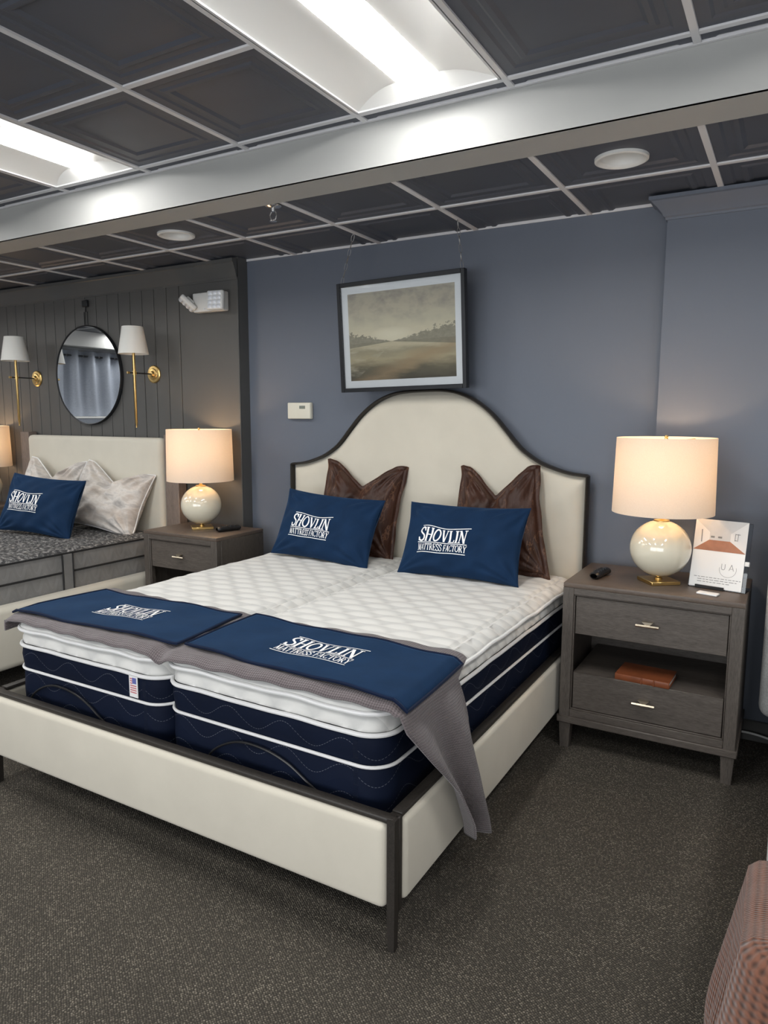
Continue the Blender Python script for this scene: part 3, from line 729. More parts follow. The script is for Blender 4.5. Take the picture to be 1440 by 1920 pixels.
# --- taupe knit throw across the foot of the bed
def throw_pt(a, c):
    # a: from left side over the top to the right hang; c: 0 front edge (foot) .. 1 back edge
    La, Lt, Lr = .055, MX1 - MX0 + .06, .56; s = a * (La + Lt + Lr)
    xl, xr = MX0 - .028, MX1 + .032
    wob = .012 * math.sin(9 * a + 1) + .006 * math.sin(23 * a)
    yfr, ybk = -2.078 + wob * .4, -1.545 - .05 * a - .02 * math.cos(5 * a) + wob
    if s < La:
        d = La - s; x = xl + .0; z = .700 - d; y = lerp(yfr, ybk, c)
        x -= .012 * math.sin(c * 9)
    elif s < La + Lt:
        q = (s - La) / Lt; x = lerp(xl, xr, q); y = lerp(yfr, ybk, c); z = .715
        ed = min(x - xl, xr - x); z -= .016 * math.exp(-ed / .012)
        z -= .030 * math.exp(-((x - MXC) / .035) ** 2) * (1 - c) ** 6
    else:
        q = (s - La - Lt) / Lr; z = .70 - q * .575 - .03 * (1 - c) * q * 0
        # hang narrows towards the bottom and drifts towards the head
        f0 = interp([(0, -2.078), (.12, -2.07), (.35, -1.985), (.6, -1.870), (.9, -1.770), (1, -1.755)], q); b0 = interp([(0, -1.62), (.05, -1.69), (.3, -1.645), (.7, -1.615), (1, -1.575)], q)
        y = lerp(f0, b0, c)
        z += .05 * (1 - c) * q
        x = xr + .012 + .145 * q ** .8 * (1 - .35 * q) + (.016 + .018 * q) * math.sin(c * 10 + 2.5 * q) * min(1, q * 3)
    if c < .06 and La <= s <= La + Lt: z -= .02 * (1 - c / .06)
    return (x, y, z + .003 * math.sin(40 * x) * math.sin(31 * y) * (1 if La < s < La + Lt else 0), s, c * .6)
o = MB().grid(throw_pt, 170, 44).build('throw_blanket', 'taupe', ang=80)
sm = o.modifiers.new('thick', 'SOLIDIFY'); sm.thickness = .007; sm.offset = -1
tag(o, 'taupe knitted throw blanket draped across the foot of the large bed', 'blanket')

# --- navy runners with white lettering
def runner(corners, lab, lw):
    cx = sum(c[0] for c in corners) / 4; cy = sum(c[1] for c in corners) / 4; z0 = .722
    t = thing('bed_runner', (cx, cy, z0), lab, 'bed runner', 'navy lettered bed runners')
    P = [Vector((c[0] - cx, c[1] - cy, 0)) for c in corners]      # front-left, back-left, back-right, front-right
    def pt(a, c, dz=0):
        q = (P[0] * (1 - a) + P[3] * a) * (1 - c) + (P[1] * (1 - a) + P[2] * a) * c
        wx = q.x + cx
        dz2 = -.035 * max(0, (wx - MX1 - .02) / .05) - .02 * max(0, (MX0 - .005 - wx) / .03) if True else 0
        return (q.x, q.y, dz + dz2 + .0035 * math.sin(11 * q.x + 3 * q.y) + .002 * math.sin(23 * q.x - 9 * q.y))
    cl = MB().grid(lambda a, c: pt(a, c, .004), 60, 24).build('cloth', 'navy', t)
    m = cl.modifiers.new('thick', 'SOLIDIFY'); m.thickness = .006; m.offset = -1
    n = 40; edge = [pt(i / n, 0, .003) for i in range(n)] + [pt(1, i / 16, .003) for i in range(16)] + [pt(1 - i / n, 1, .003) for i in range(n)] + [pt(0, 1 - i / 16, .003) for i in range(16)]
    MB().tube(edge, .0055, 6, True).build('binding', 'navyedge', t)
    def fn(x, y):
        W = (P[3] - P[0]).length; D = (P[1] - P[0]).length; return pt(.5 + x / W, .5 + y / D, .0062)
    lg = strokes_mesh(shovlin(lw), fn).build('lettering', 'logo', t, smooth=False); lg['label'] = 'white embroidered SHOVLIN MATTRESS FACTORY lettering'
    return t
runner([(-1.243, -2.035), (-1.18, -1.625), (-.385, -1.612), (-.338, -2.005)], 'navy runner with white lettering on the left half of the bed foot', .30)
runner([(-.300, -2.000), (-.325, -1.590), (.600, -1.642), (.612, -2.055)], 'navy runner with white lettering on the right half of the bed foot', .32)

# ================================================================== PILLOWS
def pillow(name, loc, rot, a, b_, t, mat, lab, cat, grp, logo=0, logo_pos=(0, 0), chop=0, seed=0, wr=.006, piping=None, flange=0, skew=0, taper=0):
    th = thing(name, loc, lab, cat, grp, rot); rnd = random.Random(seed); ph = [rnd.uniform(0, 6) for _ in range(8)]
    def P(u, v, sd, off=0):
        uu, vv = u, v
        x = a * u * (1 - .075 * (1 - v * v)); z = b_ * v * (1 - .085 * (1 - u * u))
        e = max(0, (1 - u * u)) ** .42 * max(0, (1 - v * v)) ** .42
        y = t * e
        w = wr * (math.sin(7 * u + 5 * v + ph[0]) * math.sin(4 * v - 3 * u + ph[1]) + .6 * math.sin(13 * u - 9 * v + ph[2])) * min(1, 3 * (1 - max(abs(u), abs(v)) ** 2))
        # short creases that radiate from the corners
        for k, (cu, cv) in enumerate(((-1, -1), (1, -1), (1, 1), (-1, 1))):
            du, dv = u - cu, v - cv; d = math.hypot(du, dv); ang = math.atan2(abs(dv), abs(du)); w += wr * .9 * math.sin(ang * 14 + ph[k]) * math.exp(-((d - .45) / .28) ** 2)
        if chop:
            k = max(0, 1 - abs(u - .06 * math.sin(ph[3])) / .80) ** 1.15; up_ = max(0, (v + .45) / 1.45)
            z -= chop * k * up_ ** 1.6; y *= 1 - .55 * math.exp(-((u) / .20) ** 2) * up_
            w += .010 * math.sin(26 * abs(u) + 5 * v) * math.exp(-(u / .5) ** 2) * up_ * min(1, 4 * (1 - abs(v)))
        x = x * (1 - taper * (v + 1) / 2) + skew * v * a
        return (x, sd * -1 * (y + w * (1 if sd > 0 else .4)) - off, z + b_)
    nu, nv = 72, 56
    mb = MB()
    ease = lambda q: math.sin((2 * q - 1) * math.pi / 2) * .5 + (2 * q - 1) * .5
    for sd in (1, -1): mb.grid(lambda q, c: P(ease(q), ease(c), sd) + (q, c), nu, nv)
    me = mb.mesh('cover', mat, ang=180); bm = bmesh.new(); bm.from_mesh(me); bmesh.ops.remove_doubles(bm, verts=list(bm.verts), dist=.0004); bmesh.ops.recalc_face_normals(bm, faces=list(bm.faces)); bm.to_mesh(me); bm.free()
    link('cover', me, th)
    edge = [(ease(i / 40), -1) for i in range(40)] + [(1, ease(i / 30)) for i in range(30)] + [(-ease(i / 40), 1) for i in range(40)] + [(-1, -ease(i / 30)) for i in range(30)]
    if flange:
        fl = MB(); ins, outs = [], []
        for i, (u, v) in enumerate(edge):
            p = Vector(P(u, v, 1)); c = Vector((0, 0, b_)); k = max(abs(u), abs(v)); d = Vector((u * abs(u) ** 1.5, 0, v * abs(v) ** 1.5)).normalized()
            if abs(u) > .999: d = Vector((u, 0, v * .8 * abs(v) ** 6))
            elif abs(v) > .999: d = Vector((u * .8 * abs(u) ** 6, 0, v))
            ins.append(tuple(p - d * .012)); outs.append(tuple(p + d * flange * (1 + .08 * math.sin(i * .7) + .06 * math.sin(i * .31)) + Vector((0, .006 * math.sin(i * .4) + .004 * math.sin(i * .9 + 1), 0))))
        n = len(edge); fl.add(ins + outs, [(i, (i + 1) % n, n + (i + 1) % n, n + i) for i in range(n)])
        f = fl.build('flange', mat, th, ang=180); m = f.modifiers.new('thick', 'SOLIDIFY'); m.thickness = .008; m.offset = 0
    if piping: MB().tube([P(u, v, 1) for u, v in edge], .0045, 6, True).build('piping', piping, th)
    if logo:
        lx, lz = logo_pos
        def fn(x, z):
            u, v = (x + lx) / a, (z + lz) / b_
            return P(u / (1 - .075 * (1 - v * v)), v / (1 - .085 * (1 - u * u)), 1, .003)
        lg = strokes_mesh(shovlin(logo), fn, .006).build('lettering', 'logo', th, smooth=False); lg['label'] = 'white embroidered SHOVLIN MATTRESS FACTORY lettering'
    return th
ZM = .703
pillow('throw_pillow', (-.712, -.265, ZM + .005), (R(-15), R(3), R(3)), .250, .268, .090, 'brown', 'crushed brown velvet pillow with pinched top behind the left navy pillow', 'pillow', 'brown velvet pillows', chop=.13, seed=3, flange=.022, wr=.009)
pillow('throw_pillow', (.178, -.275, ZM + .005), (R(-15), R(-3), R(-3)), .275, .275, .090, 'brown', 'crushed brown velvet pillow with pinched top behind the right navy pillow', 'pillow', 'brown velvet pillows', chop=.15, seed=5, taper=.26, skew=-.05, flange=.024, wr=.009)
pillow('lumbar_pillow', (-.785, -.520, ZM), (R(-24), R(2.5), R(-2)), .340, .203, .085, 'navy', 'navy velvet pillow with white lettering on the left half of the large bed', 'pillow', 'navy lettered pillows', logo=.280, logo_pos=(-.055, -.022), seed=11, wr=.007)
pillow('lumbar_pillow', (.072, -.535, ZM), (R(-24), R(-1.0), R(-2)), .340, .200, .092, 'navy', 'navy velvet pillow with white lettering on the right half of the large bed', 'pillow', 'navy lettered pillows', logo=.285, logo_pos=(-.065, -.020), seed=12, wr=.007)

# ================================================================== NIGHTSTANDS
def nightstand(name, x0, x1, y0, y1, h, lab):
    cx, cy = (x0 + x1) / 2, (y0 + y1) / 2; W, D = (x1 - x0) / 2, (y1 - y0) / 2
    t = thing(name, (cx, cy, 0), lab, 'nightstand', 'grey brown wooden nightstands')
    fr = .048; zt = h
    MB().rbox(-W, W, -D, D, zt - .022, zt, .003, 2).build('top', 'wood_top', t)
    for s in (-1, 1):
        lo, hi = sorted((s * W, s * (W - fr)))
        MB().rbox(lo, hi, -D, -D + .045, .13, zt - .022, .002, 1).build('stile', 'wood_z', t)
        lo, hi = sorted((s * W, s * (W - .022)))
        MB().rbox(lo, hi, -D + .045, D, .13, zt - .022, .002, 1).build('side_panel', 'wood_z', t)
    MB().rbox(-W + fr, W - fr, -D, -D + .045, zt - .052, zt - .022, .002, 1).build('top_rail', 'wood_x', t)
    MB().rbox(-W + fr, W - fr, -D, -D + .045, .155, .188, .002, 1).build('bottom_rail', 'wood_x', t)
    MB().rbox(-W - .008, W + .008, -D - .008, D, .122, .155, .004, 1).build('base_moulding', 'wood_x', t)
    MB().box(-W + .022, W - .022, D - .012, D - .002, .155, zt - .022).build('back_panel', 'wood_x', t)
    # inner bead round the opening
    b = MB(); i0 = W - fr; bz0, bz1 = .188, zt - .052
    for s in (-1, 1): b.rbox(*sorted((s * i0, s * (i0 - .006))), -D + .006, -D + .02, bz0, bz1, .002, 1)
    b.rbox(-i0, i0, -D + .006, -D + .02, bz1 - .006, bz1, .002, 1).rbox(-i0, i0, -D + .006, -D + .02, bz0, bz0 + .006, .002, 1)
    b.build('bead', 'wood_x', t)
    w = W - fr - .009
    oz = h * .70; o1 = h * .468
    MB().rbox(-w - .004, w + .004, -D + .03, D - .013, o1 - .018, o1 - .002, .002, 1).build('shelf', 'wood_x', t)
    MB().rbox(-w - .004, w + .004, -D + .05, D - .013, oz + .004, oz + .018, .002, 1).build('divider', 'wood_x', t)
    for z0, z1 in ((oz, zt - .060), (.196, o1 - .0005)):
        d = MB().rbox(-w, w, -D + .012, -D + .034, z0, z1, .002, 1).build('drawer', 'wood_x', t)
        zc = (z0 + z1) / 2 + .004
        hd = MB().tube([(-.047, -D - .014, zc - .005), (.047, -D - .014, zc - .005)], .0055, 4).tube([(0, -D + .012, zc - .004), (0, -D - .016, zc - .004)], .004, 6)
        hd.prism([(-.023, zc + .012), (.023, zc + .012), (.006, zc - .004), (-.006, zc - .004)], -D - .010, -D + .011)
        hd.build('handle', 'bronze', d)
    for sx in (-1, 1):
        for sy in (-1, 1):
            lx, ly = sx * (W - .028), sy * (D - .028); r0, r1 = .026, .020
            MB().add([(lx + a * r_ + sx * (.026 - r_) * -0, ly + b_ * r_, z) for r_, z in ((r1, 0), (r0, .122)) for a, b_ in ((-1, -1), (1, -1), (1, 1), (-1, 1))], [(0, 1, 2, 3), (4, 5, 6, 7)] + [(k, (k + 1) % 4, 4 + (k + 1) % 4, 4 + k) for k in range(4)]).build('leg', 'wood_z', t, smooth=False)
    return t
nightstand('nightstand', .648, 1.384, -.622, -.118, .78, 'grey brown two drawer nightstand with open shelf at the right of the large bed')
nightstand('nightstand', -2.128, -1.495, -.570, -.125, .78, 'grey brown nightstand between the two beds, one drawer showing')
nightstand('nightstand', -4.76, -4.06, -.590, -.125, .78, 'dark nightstand at the left edge beyond the far bed')

# ================================================================== TABLE LAMPS
def table_lamp(x, y, z, lab, rz=.6):
    t = thing('table_lamp', (x, y, z), lab, 'lamp', 'globe table lamps', (0, 0, rz))
    MB().rbox(-.068, .068, -.068, .068, 0, .016, .002, 1).build('base', 'brass', t)
    MB().lathe([(.016, .016), (.016, .022), (.010, .026), (.010, .030)], n=24).build('collar', 'brass', t)
    cz, r = .157, .131
    MB().lathe([(r * math.sin(math.pi * k / 32), cz - r * .972 * math.cos(math.pi * k / 32)) for k in range(1, 32)], n=56).build('globe', 'ivoryglass', t, ang=180)
    MB().lathe([(.034, cz + .122), (.034, cz + .1275), (.012, cz + .132), (.010, cz + .136), (.010, .36), (.016, .365), (.016, .40), (.0, .40)], n=24).build('stem', 'brass', t)
    z0, z1 = .318, .650
    MB().lathe([(.215, z0), (.208, z1), (.2055, z1), (.2125, z0), (.215, z0)], n=72).build('shade', 'shade', t, ang=60)
    sp = MB()
    for k in range(3):
        a = 2 * math.pi * k / 3 + .4; sp.tube([(0, 0, z1 - .018), (.2 * math.cos(a), .2 * math.sin(a), z1 - .008)], .0022, 6)
    sp.tube([(.016, 0, .37), (.045, 0, .42), (.045, 0, .56), (0, 0, z1 - .018)], .002, 6).tube([(-.016, 0, .37), (-.045, 0, .42), (-.045, 0, .56), (0, 0, z1 - .018)], .002, 6)
    sp.build('harp', 'brass', t)
    MB().lathe([(.0, z1 + .012), (.006, z1 + .010), (.009, z1 + .004), (.006, z1 - .002), (.010, z1 - .010), (.010, z1 - .018), (.0, z1 - .018)], n=20).build('finial', 'brass', t)
    MB().lathe([(.0, .40), (.013, .402), (.016, .42), (.028, .45), (.030, .47), (.024, .49), (.0, .502)], n=24).build('bulb', emis('warm_bulb', (1, .70, .40), 4.0), t)
    ld = bpy.data.lights.new('bulb_light', 'POINT'); ld.energy = BULB; ld.color = (1.0, .66, .37); ld.shadow_soft_size = .035
    lo = bpy.data.objects.new('bulb_light', ld); COL.objects.link(lo); lo.parent = t; lo.location = (.0, .0, .530)
    return t
table_lamp(1.018, -.405, .7805, 'lit cream globe lamp with drum shade on the right nightstand', R(38))
table_lamp(-1.852, -.320, .7805, 'lit cream globe lamp with drum shade on the nightstand between the beds', R(50))
table_lamp(-4.285, -.315, .7805, 'lit globe lamp cut off by the left edge beyond the far bed', R(20))

# --- remotes
def remote(x, y, z, rz, L, W, lab):
    t = thing('remote_control', (x, y, z), lab, 'remote', 'black bed remotes', (0, 0, rz))
    MB().grid(lambda a, c: ((.5 * W * (1 - .18 * math.sin(math.pi * c)) * (1 if c not in (0, 1) else .6)) * math.cos(2 * math.pi * a), lerp(-L / 2, L / 2, c), max(0, .017 + .017 * math.sin(2 * math.pi * a) * (1 if 0 < c < 1 else .6))), 20, 14, True).build('body', 'black', t, ang=180)
    for j in range(4):
        for i in (-1, 1): MB().lathe([(.0, .0365), (.005, .036), (.006, .028)], i * W * .19, -L * .28 + j * L * .17, 10).build('button', 'blackmetal', t)
    return t
remote(.765, -.425, .7805, R(-8), .165, .052, 'black bed remote on the right nightstand beside the lamp')
remote(-1.625, -.315, .7805, R(-20), .165, .052, 'black bed remote on the nightstand between the beds')

# --- acrylic sign holder with printed sheet
t = thing('sign_holder', (1.252, -.425, .7805), 'clear acrylic stand with printed room flyer and UA logo', 'sign', None, (0, 0, R(-11)))
tilt = Matrix.Rotation(R(-11), 4, 'X')
MB().rbox(-.112, .122, -.002, .001, .0, .296, .001, 1).xform(tilt).build('acrylic_back', 'acrylic', t)
MB().rbox(-.112, .122, .0, .105, .0, .003, .001, 1).build('acrylic_foot', 'acrylic', t)
sh = MB().rbox(-.108, .106, -.0055, -.0025, .004, .300, .0008, 1).xform(tilt).build('printed_sheet', 'paper', t)
def flat(poly, d, m, nm): MB().prism(poly, -.0056 - d - .0003, -.0056 - d).xform(tilt).build(nm, m, sh)
flat([(-.108, .165), (.106, .165), (.106, .299), (-.108, .299)], 0, 'wallpic', 'printed_wall')
flat([(-.108, .165), (.106, .165), (.040, .212), (-.045, .212)], .0004, 'floorpic', 'printed_floor')
flat([(-.045, .212), (.040, .212), (.040, .245), (-.045, .245)], .0004, 'wallpic2', 'printed_far_wall')
flat([(-.108, .299), (.106, .299), (.040, .245), (-.045, .245)], .0004, 'wallpic2', 'printed_ceiling')
flat([(-.078, .200), (-.074, .200), (-.076, .255), (-.080, .255)], .0004, 'ink', 'printed_window')
for a, b_, c, d in ((.058, .218, .066, .222), (.058, .244, .078, .249)): flat([(a, b_), (c, b_), (c, b_ + .0025), (a, b_ + .0025)], .0008, 'ink', 'printed_window')
for a in (.057, .068): flat([(a, .216), (a + .002, .216), (a + .003, .248), (a + .001, .248)], .0008, 'ink', 'printed_window')
for a, b_ in ((-.040, .222), (-.010, .222)): flat([(a, b_), (a + .016, b_), (a + .016, b_ + .008), (a, b_ + .008)], .0008, 'ink', 'printed_poster')
sfn = lambda x, z: tuple(tilt @ Vector((x, -.0062, z)))
st = [([(x + .014, z + .088) for x, z in p], w) for p, w in layout('U', .022, .026)] + [([(x + .046, z + .088) for x, z in p], w) for p, w in layout('a', .024, .026)]
st += [([(.044 + .034 * math.cos(R(a)), .092 + .034 * math.sin(R(a))) for a in range(-190, 22, 8)], .0012)]
for k, (a, b_) in enumerate(((-.09, .10), (-.075, .085), (-.075, .06))):
    q = a
    while q < b_: L = random.uniform(.008, .02); st.append(([(q, .048 - .010 * k), (min(q + L, b_), .048 - .010 * k)], .0022)); q += L + .004
lgo = strokes_mesh(st, sfn).build('logo_print', 'ink', sh, smooth=False); lgo['label'] = 'thin grey UA monogram in a circle above fine print'
MB().rbox(-.080, .038, -.012, -.004, .000, .014, .001, 1).build('front_lip', 'black', t)
MB().rbox(.106, .124, -.004, .012, .115, .135, .003, 2).xform(tilt).build('clip', 'white', t)
# small white tag on the nightstand top, book on the shelf
o = MB().rbox(-.042, .042, -.020, .020, 0, .008, .003, 2).build('price_tag', 'paper'); o.location = (1.236, -.535, .7805); o.rotation_euler = (0, 0, R(-14)); tag(o, 'small white plastic tag lying in front of the flyer stand', 'tag')
t = thing('book', (1.005, -.520, .3635), 'brown leather bound book lying on the open nightstand shelf', 'book', None, (0, 0, R(-3)))
MB().rbox(-.115, .115, -.085, .085, .0, .005, .002, 1).rbox(-.115, .115, -.085, .085, .023, .028, .002, 1).rbox(-.115, .115, -.088, -.080, .0, .028, .004, 2).build('cover', 'leather', t)
MB().box(-.110, .110, -.080, .082, .005, .023).build('pages', 'paper', t)
for xx in (.0, .052): MB().rbox(xx - .003, xx + .003, -.0915, -.086, .0, .0285, .001, 1).build('spine_band', 'leather', t)

# ================================================================== WALL THINGS
t = thing('thermostat', (-1.262, 0, 1.552), 'ivory plastic thermostat with small display on blue wall', 'thermostat')
MB().rbox(-.093, .093, -.028, -.0005, -.052, .052, .006, 2).build('case', 'putty', t)
MB().rbox(-.012, .090, -.033, -.026, -.050, .050, .004, 2).build('cover', 'putty', t)
MB().rbox(.006, .052, -.0345, -.031, .012, .032, .001, 1).build('display', 'screen', t)

# --- framed picture hung on chains
PYC = -.19
pic = thing('framed_picture', (-.435, PYC, 1.972), 'black framed misty landscape picture with white mat hung over headboard', 'picture', None, (R(3.0), R(-1.1), 0))
pw, ph_, fw = .400, .308, .023
f = MB()
for s in (-1, 1):
    f.rbox(*sorted((s * pw, s * (pw - fw))), -.018, .018, -ph_, ph_, .002, 1); f.rbox(-pw + fw, pw - fw, -.018, .018, *sorted((s * ph_, s * (ph_ - fw))), .002, 1)
f.build('frame', 'blackmetal', pic)
MB().box(-pw + fw, pw - fw, .002, .010, -ph_ + fw, ph_ - fw).build('backing', 'black', pic)
MB().box(-pw + fw, pw - fw, -.002, .0015, -ph_ + fw, ph_ - fw).build('mat_board', 'whitemat', pic)
aw, ah = pw - fw - .041, ph_ - fw - .041
MB().add([(-aw, -.0028, -ah), (aw, -.0028, -ah), (aw, -.0028, ah), (-aw, -.0028, ah)] + [(-aw, -.0018, -ah), (aw, -.0018, -ah), (aw, -.0018, ah), (-aw, -.0018, ah)], [(0, 1, 2, 3), (4, 7, 6, 5), (0, 4, 5, 1), (1, 5, 6, 2), (2, 6, 7, 3), (3, 7, 4, 0)], [(0, 0), (1, 0), (1, 1), (0, 1)] * 2).build('print', 'art', pic, smooth=False)
MB().box(-pw + fw, pw - fw, -.0125, -.0105, -ph_ + fw, ph_ - fw).build('glass', 'glass', pic)
bpy.context.view_layer.update()
def chain(p0, p1, lab):
    p0, p1 = Vector(p0), Vector(p1); t = thing('hanging_chain', p0, lab, 'chain', 'picture chains'); d = p1 - p0; L = d.length; n = max(3, int(L / .036))
    q = d.to_track_quat('Z', 'Y')
    me = MB().tube([(.0078 * math.cos(2 * math.pi * k / 16), 0, .0215 * math.sin(2 * math.pi * k / 16)) for k in range(16)], .0015, 6, True).mesh('chain_link', 'steel')
    for i in range(n):
        o = link('chain_link', me, t, d * ((i + .5) / n)); o.rotation_mode = 'QUATERNION'
        from mathutils import Quaternion
        o.rotation_quaternion = q @ Quaternion((0, 0, 1), R(45 + 90 * (i % 2)))
    return t
chain((-.696, -.262, H - .003), pic.matrix_world @ Vector((-.372, 0, .306)), 'thin metal chain holding the left corner of the framed picture')
chain((-.070, -.254, H - .003), pic.matrix_world @ Vector((.380, 0, .306)), 'thin metal chain holding the right corner of the framed picture')

# --- round mirror and sconces on the panelled wall
t = thing('wall_mirror', (-3.172, PY, 1.818), 'round mirror with thin dark frame on charcoal plank wall', 'mirror')
ry = Matrix.Rotation(R(90), 4, 'X')
MB().lathe([(.0, .008), (.362, .008), (.362, .0221), (.0, .0221)], n=96).xform(ry).build('glass', 'mirror', t, ang=30)
MB().lathe([(.3615, .002), (.371, .002), (.371, .026), (.368, .029), (.363, .027), (.3615, .022), (.3615, .002)], n=96).xform(ry).build('frame', 'blackmetal', t, ang=50)
MB().tube([(-.018, -.012, .365), (-.018, -.012, .47), (.018, -.012, .47), (.018, -.012, .365)], .003, 6).rbox(-.030, .030, -.022, -.001, .505, .555, .004, 1).tube([(0, -.012, .47), (0, -.012, .515)], .005, 6).build('hanger', 'blackmetal', t)
def sconce(x, lab):
    t = thing('wall_sconce', (x, PY, 1.810), lab, 'wall light', 'brass wall sconces'); ry_ = Matrix.Rotation(R(90), 4, 'X')
    MB().lathe([(.0, .001), (.062, .001), (.062, .008), (.056, .012), (.040, .013), (.036, .018), (.022, .020), (.016, .034), (.0, .036)], n=40).xform(ry_).build('backplate', 'brass', t, ang=30)
    MB().tube([(0, -.030, 0), (0, -.235, 0)], .0045, 8).build('arm', 'blackmetal', t)
    MB().tube([(0, -.222, 0), (0, -.240, 0)], .008, 10).build('arm_knob', 'brass', t)
    y = -.180
    MB().tube([(0, y, -.375), (0, y, -.350), (0, y, -.345), (0, y, .16)], [.006, .006, .0085, .0095], 12).lathe([(.0, -.012), (.014, -.012), (.014, .012), (.0, .012)], 0, y, 16).build('stem', 'brass', t)
    MB().lathe([(.102, .128), (.070, .312), (.068, .312), (.100, .128), (.102, .128)], 0, y, 48).build('shade', 'coldshade', t, ang=60)
    MB().lathe([(.0, .15), (.016, .16), (.016, .20), (.022, .225), (.0, .25)], 0, y, 16).build('bulb', 'white', t)
    return t
sconce(-2.480, 'unlit brass wall sconce with white shade right of the round mirror')
sconce(-3.815, 'unlit brass wall sconce with white shade left of the round mirror')

# --- emergency light
t = thing('emergency_light', (-1.90, PY, 2.262), 'white twin head emergency light high on the charcoal wall', 'emergency light')
MB().rbox(-.135, .135, -.055, -.001, -.062, .062, .008, 2).build('case', 'white', t)
MB().lathe([(.0, .0), (.005, .0), (.005, .004), (.0, .004)], 0, 0, 10).xform(Matrix.Translation((-.03, -.056, -.045)) @ Matrix.Rotation(R(90), 4, 'X')).build('indicator', 'led', t)
def em_head(loc, rz, rx):
    m = Matrix.Translation(loc) @ Matrix.Rotation(rz, 4, 'Z') @ Matrix.Rotation(rx, 4, 'X')
    hd = MB().rbox(-.062, .062, -.012, .022, -.062, .062, .012, 3).rbox(-.03, .03, .02, .04, -.03, .03, .008, 2).xform(m).build('lamp_head', 'white', t)
    me = MB().grid(lambda a, c: (.0145 * (2 * a - 1), -.0125 - .006 * (1 - (2 * a - 1) ** 2) * (1 - (2 * c - 1) ** 2), .0125 * (2 * c - 1)), 4, 4).mesh('lens', 'led')
    for i in range(3):
        for j in range(4):
            o = link('lens', me, hd); o.matrix_local = m @ Matrix.Translation(((i - 1) * .033, 0, (j - 1.5) * .0285))
em_head((.095, -.085, .0), R(10), R(-6)); em_head((-.165, -.075, -.005), R(-38), R(48))

# ================================================================== LEFT BED
LX0, LX1 = -3.96, -2.165
bl = thing('bed', (-3.06, -1.25, 0), 'cream upholstered bed with flat headboard between weathered wood wings at the left', 'bed')
ox, oy = -3.06, -1.25
MB().rbox(-3.835 - ox, -2.330 - ox, -.215 - oy, -.125 - oy, .30, 1.362, .035, 4).build('headboard', 'cream2', bl)
for xa, xb_ in ((-3.955, -3.845), (-2.320, -2.190)): MB().rbox(xa - ox, xb_ - ox, -.190 - oy, -.115 - oy, 0, 1.385, .004, 1).build('wing', 'wing', bl)
for xa, xb_ in ((-2.270, -2.165), (-3.93, -3.83)): MB().rbox(xa - ox, xb_ - ox, -2.35 - oy, -.195 - oy, .12, .475, .035, 4).build('side_rail', 'cream2', bl)
MB().rbox(-3.93 - ox, -2.165 - ox, -2.45 - oy, -2.345 - oy, .12, .475, .035, 4).build('foot_rail', 'cream2', bl)
for xx in (-3.88, -2.22): MB().rbox(xx - .03 - ox, xx + .03 - ox, -2.43 - oy, -2.37 - oy, 0, .13, .004, 1).build('leg', 'wing', bl)
MB().box(-3.82 - ox, -2.28 - ox, -2.33 - oy, -.25 - oy, .16, .26).build('deck', 'black', bl)
ml = thing('mattress', (-3.05, -1.28, .26), 'grey mattress with black and white patterned top on the left bed', 'mattress')
pth = rr_path(-.775, .775, -1.045, 1.02, .07)
Z = -.26
sweep(pth, [(-.01, 0), (0, .012), (.003, .30 + Z), (0, .57 + Z), (.004, .61 + Z), (.0, .685 + Z)]).build('body', 'greymat', ml, ang=60)
N = len(pth); rows = []
for q in range(0, 56):
    t_ = q / 55; r_ = []
    for (x, y, nx, ny, s) in pth:
        xx = x * (1 - t_); yy = lerp(y, y * .5, t_); e = min(.775 - abs(xx), 1.02 - abs(yy)); k = min(1, max(0, e / .05))
        gx, gy = math.sin(math.pi * xx / .085), math.sin(math.pi * yy / .085)
        r_.append((xx, yy, .688 + Z + k * (.012 + .010 * (abs(gx) * abs(gy)) ** .5)))
    rows.append(r_)
MB().add([v for r_ in rows for v in r_], [(j * N + i, j * N + (i + 1) % N, (j + 1) * N + (i + 1) % N, (j + 1) * N + i) for j in range(len(rows) - 1) for i in range(N)]).build('quilted_top', 'damask', ml, ang=80)
for z in (.575, .690): MB().tube([(x + nx * .003, y + ny * .003, z + Z) for x, y, nx, ny, s in pth], .006, 6, True).build('piping', 'blackfab', ml)
for yy in (.245, -.55):
    MB().rbox(.776, .784, yy - .034, yy + .034, .02, .685 + Z, .002, 1).build('handle_band', 'greymat', ml)
    for s in (-1, 1): MB().tube([(.784, yy + s * .035, .02), (.784, yy + s * .035, .685 + Z)], .005, 6).build('band_piping', 'blackfab', ml)
ZL = .712
pillow('bed_pillow', (-3.375, -.455, ZL), (R(-22), R(2), R(4)), .300, .255, .10, 'satin', 'marbled grey satin pillow leaning at the back of the left bed behind the navy pillow', 'pillow', 'marbled satin pillows', chop=.15, seed=21, wr=.012, piping='whitefab')
pillow('bed_pillow', (-2.735, -.450, ZL), (R(-24), R(8), R(4)), .325, .240, .12, 'satin', 'marbled grey satin pillow with white piping nearest the lamp on the left bed', 'pillow', 'marbled satin pillows', chop=.11, seed=22, wr=.013, piping='whitefab')
pillow('lumbar_pillow', (-2.955, -.800, ZL - .004), (R(-22), R(3), R(8)), .330, .210, .090, 'navy', 'navy velvet pillow with white lettering on the left bed', 'pillow', 'navy lettered pillows', logo=.285, logo_pos=(-.075, .0), seed=23, wr=.006)

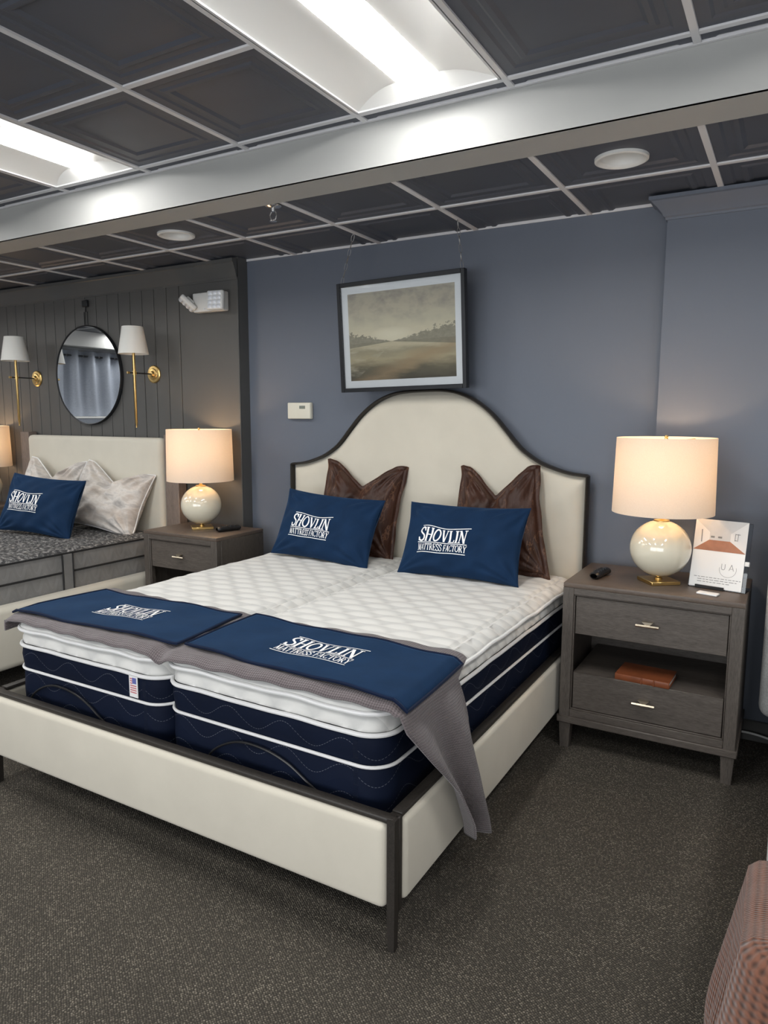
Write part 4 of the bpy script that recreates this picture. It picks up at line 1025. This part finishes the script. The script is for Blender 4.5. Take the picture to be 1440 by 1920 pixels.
# ================================================================== RIGHT EDGE: another bed
br = thing('bed', (2.25, -1.35, 0), 'light bed at the right edge with grey upholstered headboard', 'bed')
ox, oy = 2.25, -1.35
MB().rbox(1.452 - ox, 3.05 - ox, -.475 - oy, -.335 - oy, .255, 1.22, .05, 5).build('headboard', 'boucle', br)
for xx in (1.60, 2.9): MB().rbox(xx - .03 - ox, xx + .03 - ox, -.44 - oy, -.38 - oy, 0, .26, .004, 1).build('headboard_leg', 'black', br)
MB().rbox(1.522 - ox, 2.99 - ox, -2.58 - oy, -.477 - oy, .08, .52, .02, 3).build('base', 'whitefab', br)
for xx in (1.62, 2.88):
    for yy in (-2.45, -.6): MB().rbox(xx - .03 - ox, xx + .03 - ox, yy - .03 - oy, yy + .03 - oy, 0, .081, .004, 1).build('leg', 'black', br)
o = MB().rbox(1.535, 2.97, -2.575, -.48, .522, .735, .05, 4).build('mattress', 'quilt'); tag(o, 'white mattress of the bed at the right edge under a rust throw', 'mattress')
def rust_pt(a, c):
    # a: from on top of the mattress down the side; c: along the bed, wrapping the foot corner
    Lc = c * 1.10; fold = math.sin(c * 24 + .6) * .5 + math.sin(c * 11) * .5
    if Lc < .62: base = Vector((1.500, -2.40 - Lc * .35, 0)); nrm = Vector((-1, 0, 0))
    else:
        k = (Lc - .62); ang = min(1, k / .10) * math.pi / 2; base = Vector((1.500 + .06 - .06 * math.cos(ang) + max(0, k - .1), -2.617 - .06 * math.sin(ang), 0)); nrm = Vector((-math.cos(ang), -math.sin(ang), 0))
    La = a * .98
    if La < .28: q = base - nrm * (.28 - La) * .9; z = .755 - .012 * max(0, (La - .22) / .06); q = q + nrm * .0
    else:
        d = La - .28; q = base + nrm * (.012 + .035 * min(1, d / .3) + fold * .026 * min(1, d / .25)); z = .743 - d * .97
    return (q.x, q.y, max(z, .03) + (.004 * fold if La < .28 else 0), La, Lc)
o = MB().grid(rust_pt, 60, 110).build('knit_throw', 'rust', ang=80); m = o.modifiers.new('thick', 'SOLIDIFY'); m.thickness = .012; m.offset = -1
tag(o, 'rust brown chunky knit throw hanging over the bed at the right edge', 'blanket')
o = MB().tube(catmull([(1.36, -.13, .045), (1.44, -.145, .050), (1.54, -.150, .035), (1.66, -.155, .012)], 6), .0055, 8).build('power_cord', 'white'); tag(o, 'white power cord running along the baseboard by the nightstand', 'cord')

# ================================================================== seen in the mirror: curtain over a low partition
XC = XL + .12
cw = thing('curtain', (XC, -3.6, 1.50), 'slate blue eyelet curtain hanging on a rod, seen in the round mirror', 'curtain')
def cur(a, c):
    y = lerp(-1.9, 1.9, a); z = lerp(-.0, .93, c); return (.055 * math.sin(y * 23) * (.7 + .3 * c) + .012 * math.sin(y * 9 + 3 * c), y + .02 * math.sin(z * 3 + y), z)
MB().grid(cur, 320, 12).build('cloth', 'curtain', cw, ang=180)
MB().tube([(0, -2.0, .86), (0, 2.0, .86)], .012, 10).build('rod', 'blackmetal', cw)
me = MB().tube([(.024 * math.cos(2 * math.pi * k / 16), 0, .024 * math.sin(2 * math.pi * k / 16)) for k in range(16)], .005, 6, True).mesh('eyelet', 'chrome')
for k in range(28): o = link('eyelet', me, cw, (.0, -1.85 + k * .1366, .86)); o.rotation_euler = (0, 0, R(50))
o = MB().rbox(XL, XL + .25, -5.6, -1.6, 0, 1.47, .004, 1).build('wall_partition', 'curtain'); tag(o, 'low slate partition under the curtain', kind='structure')
o = MB().rbox(XL, XL + .27, -5.6, -1.6, 1.47, 1.495, .004, 1).build('trim_3', 'white'); tag(o, 'white cap on the low partition', kind='structure')
o = MB().rbox(XL + .001, XL + .30, -5.6, -1.6, 2.48, H2 + .1, .004, 1).build('trim_4', 'reflector'); tag(o, 'white header box above the curtain', kind='structure')
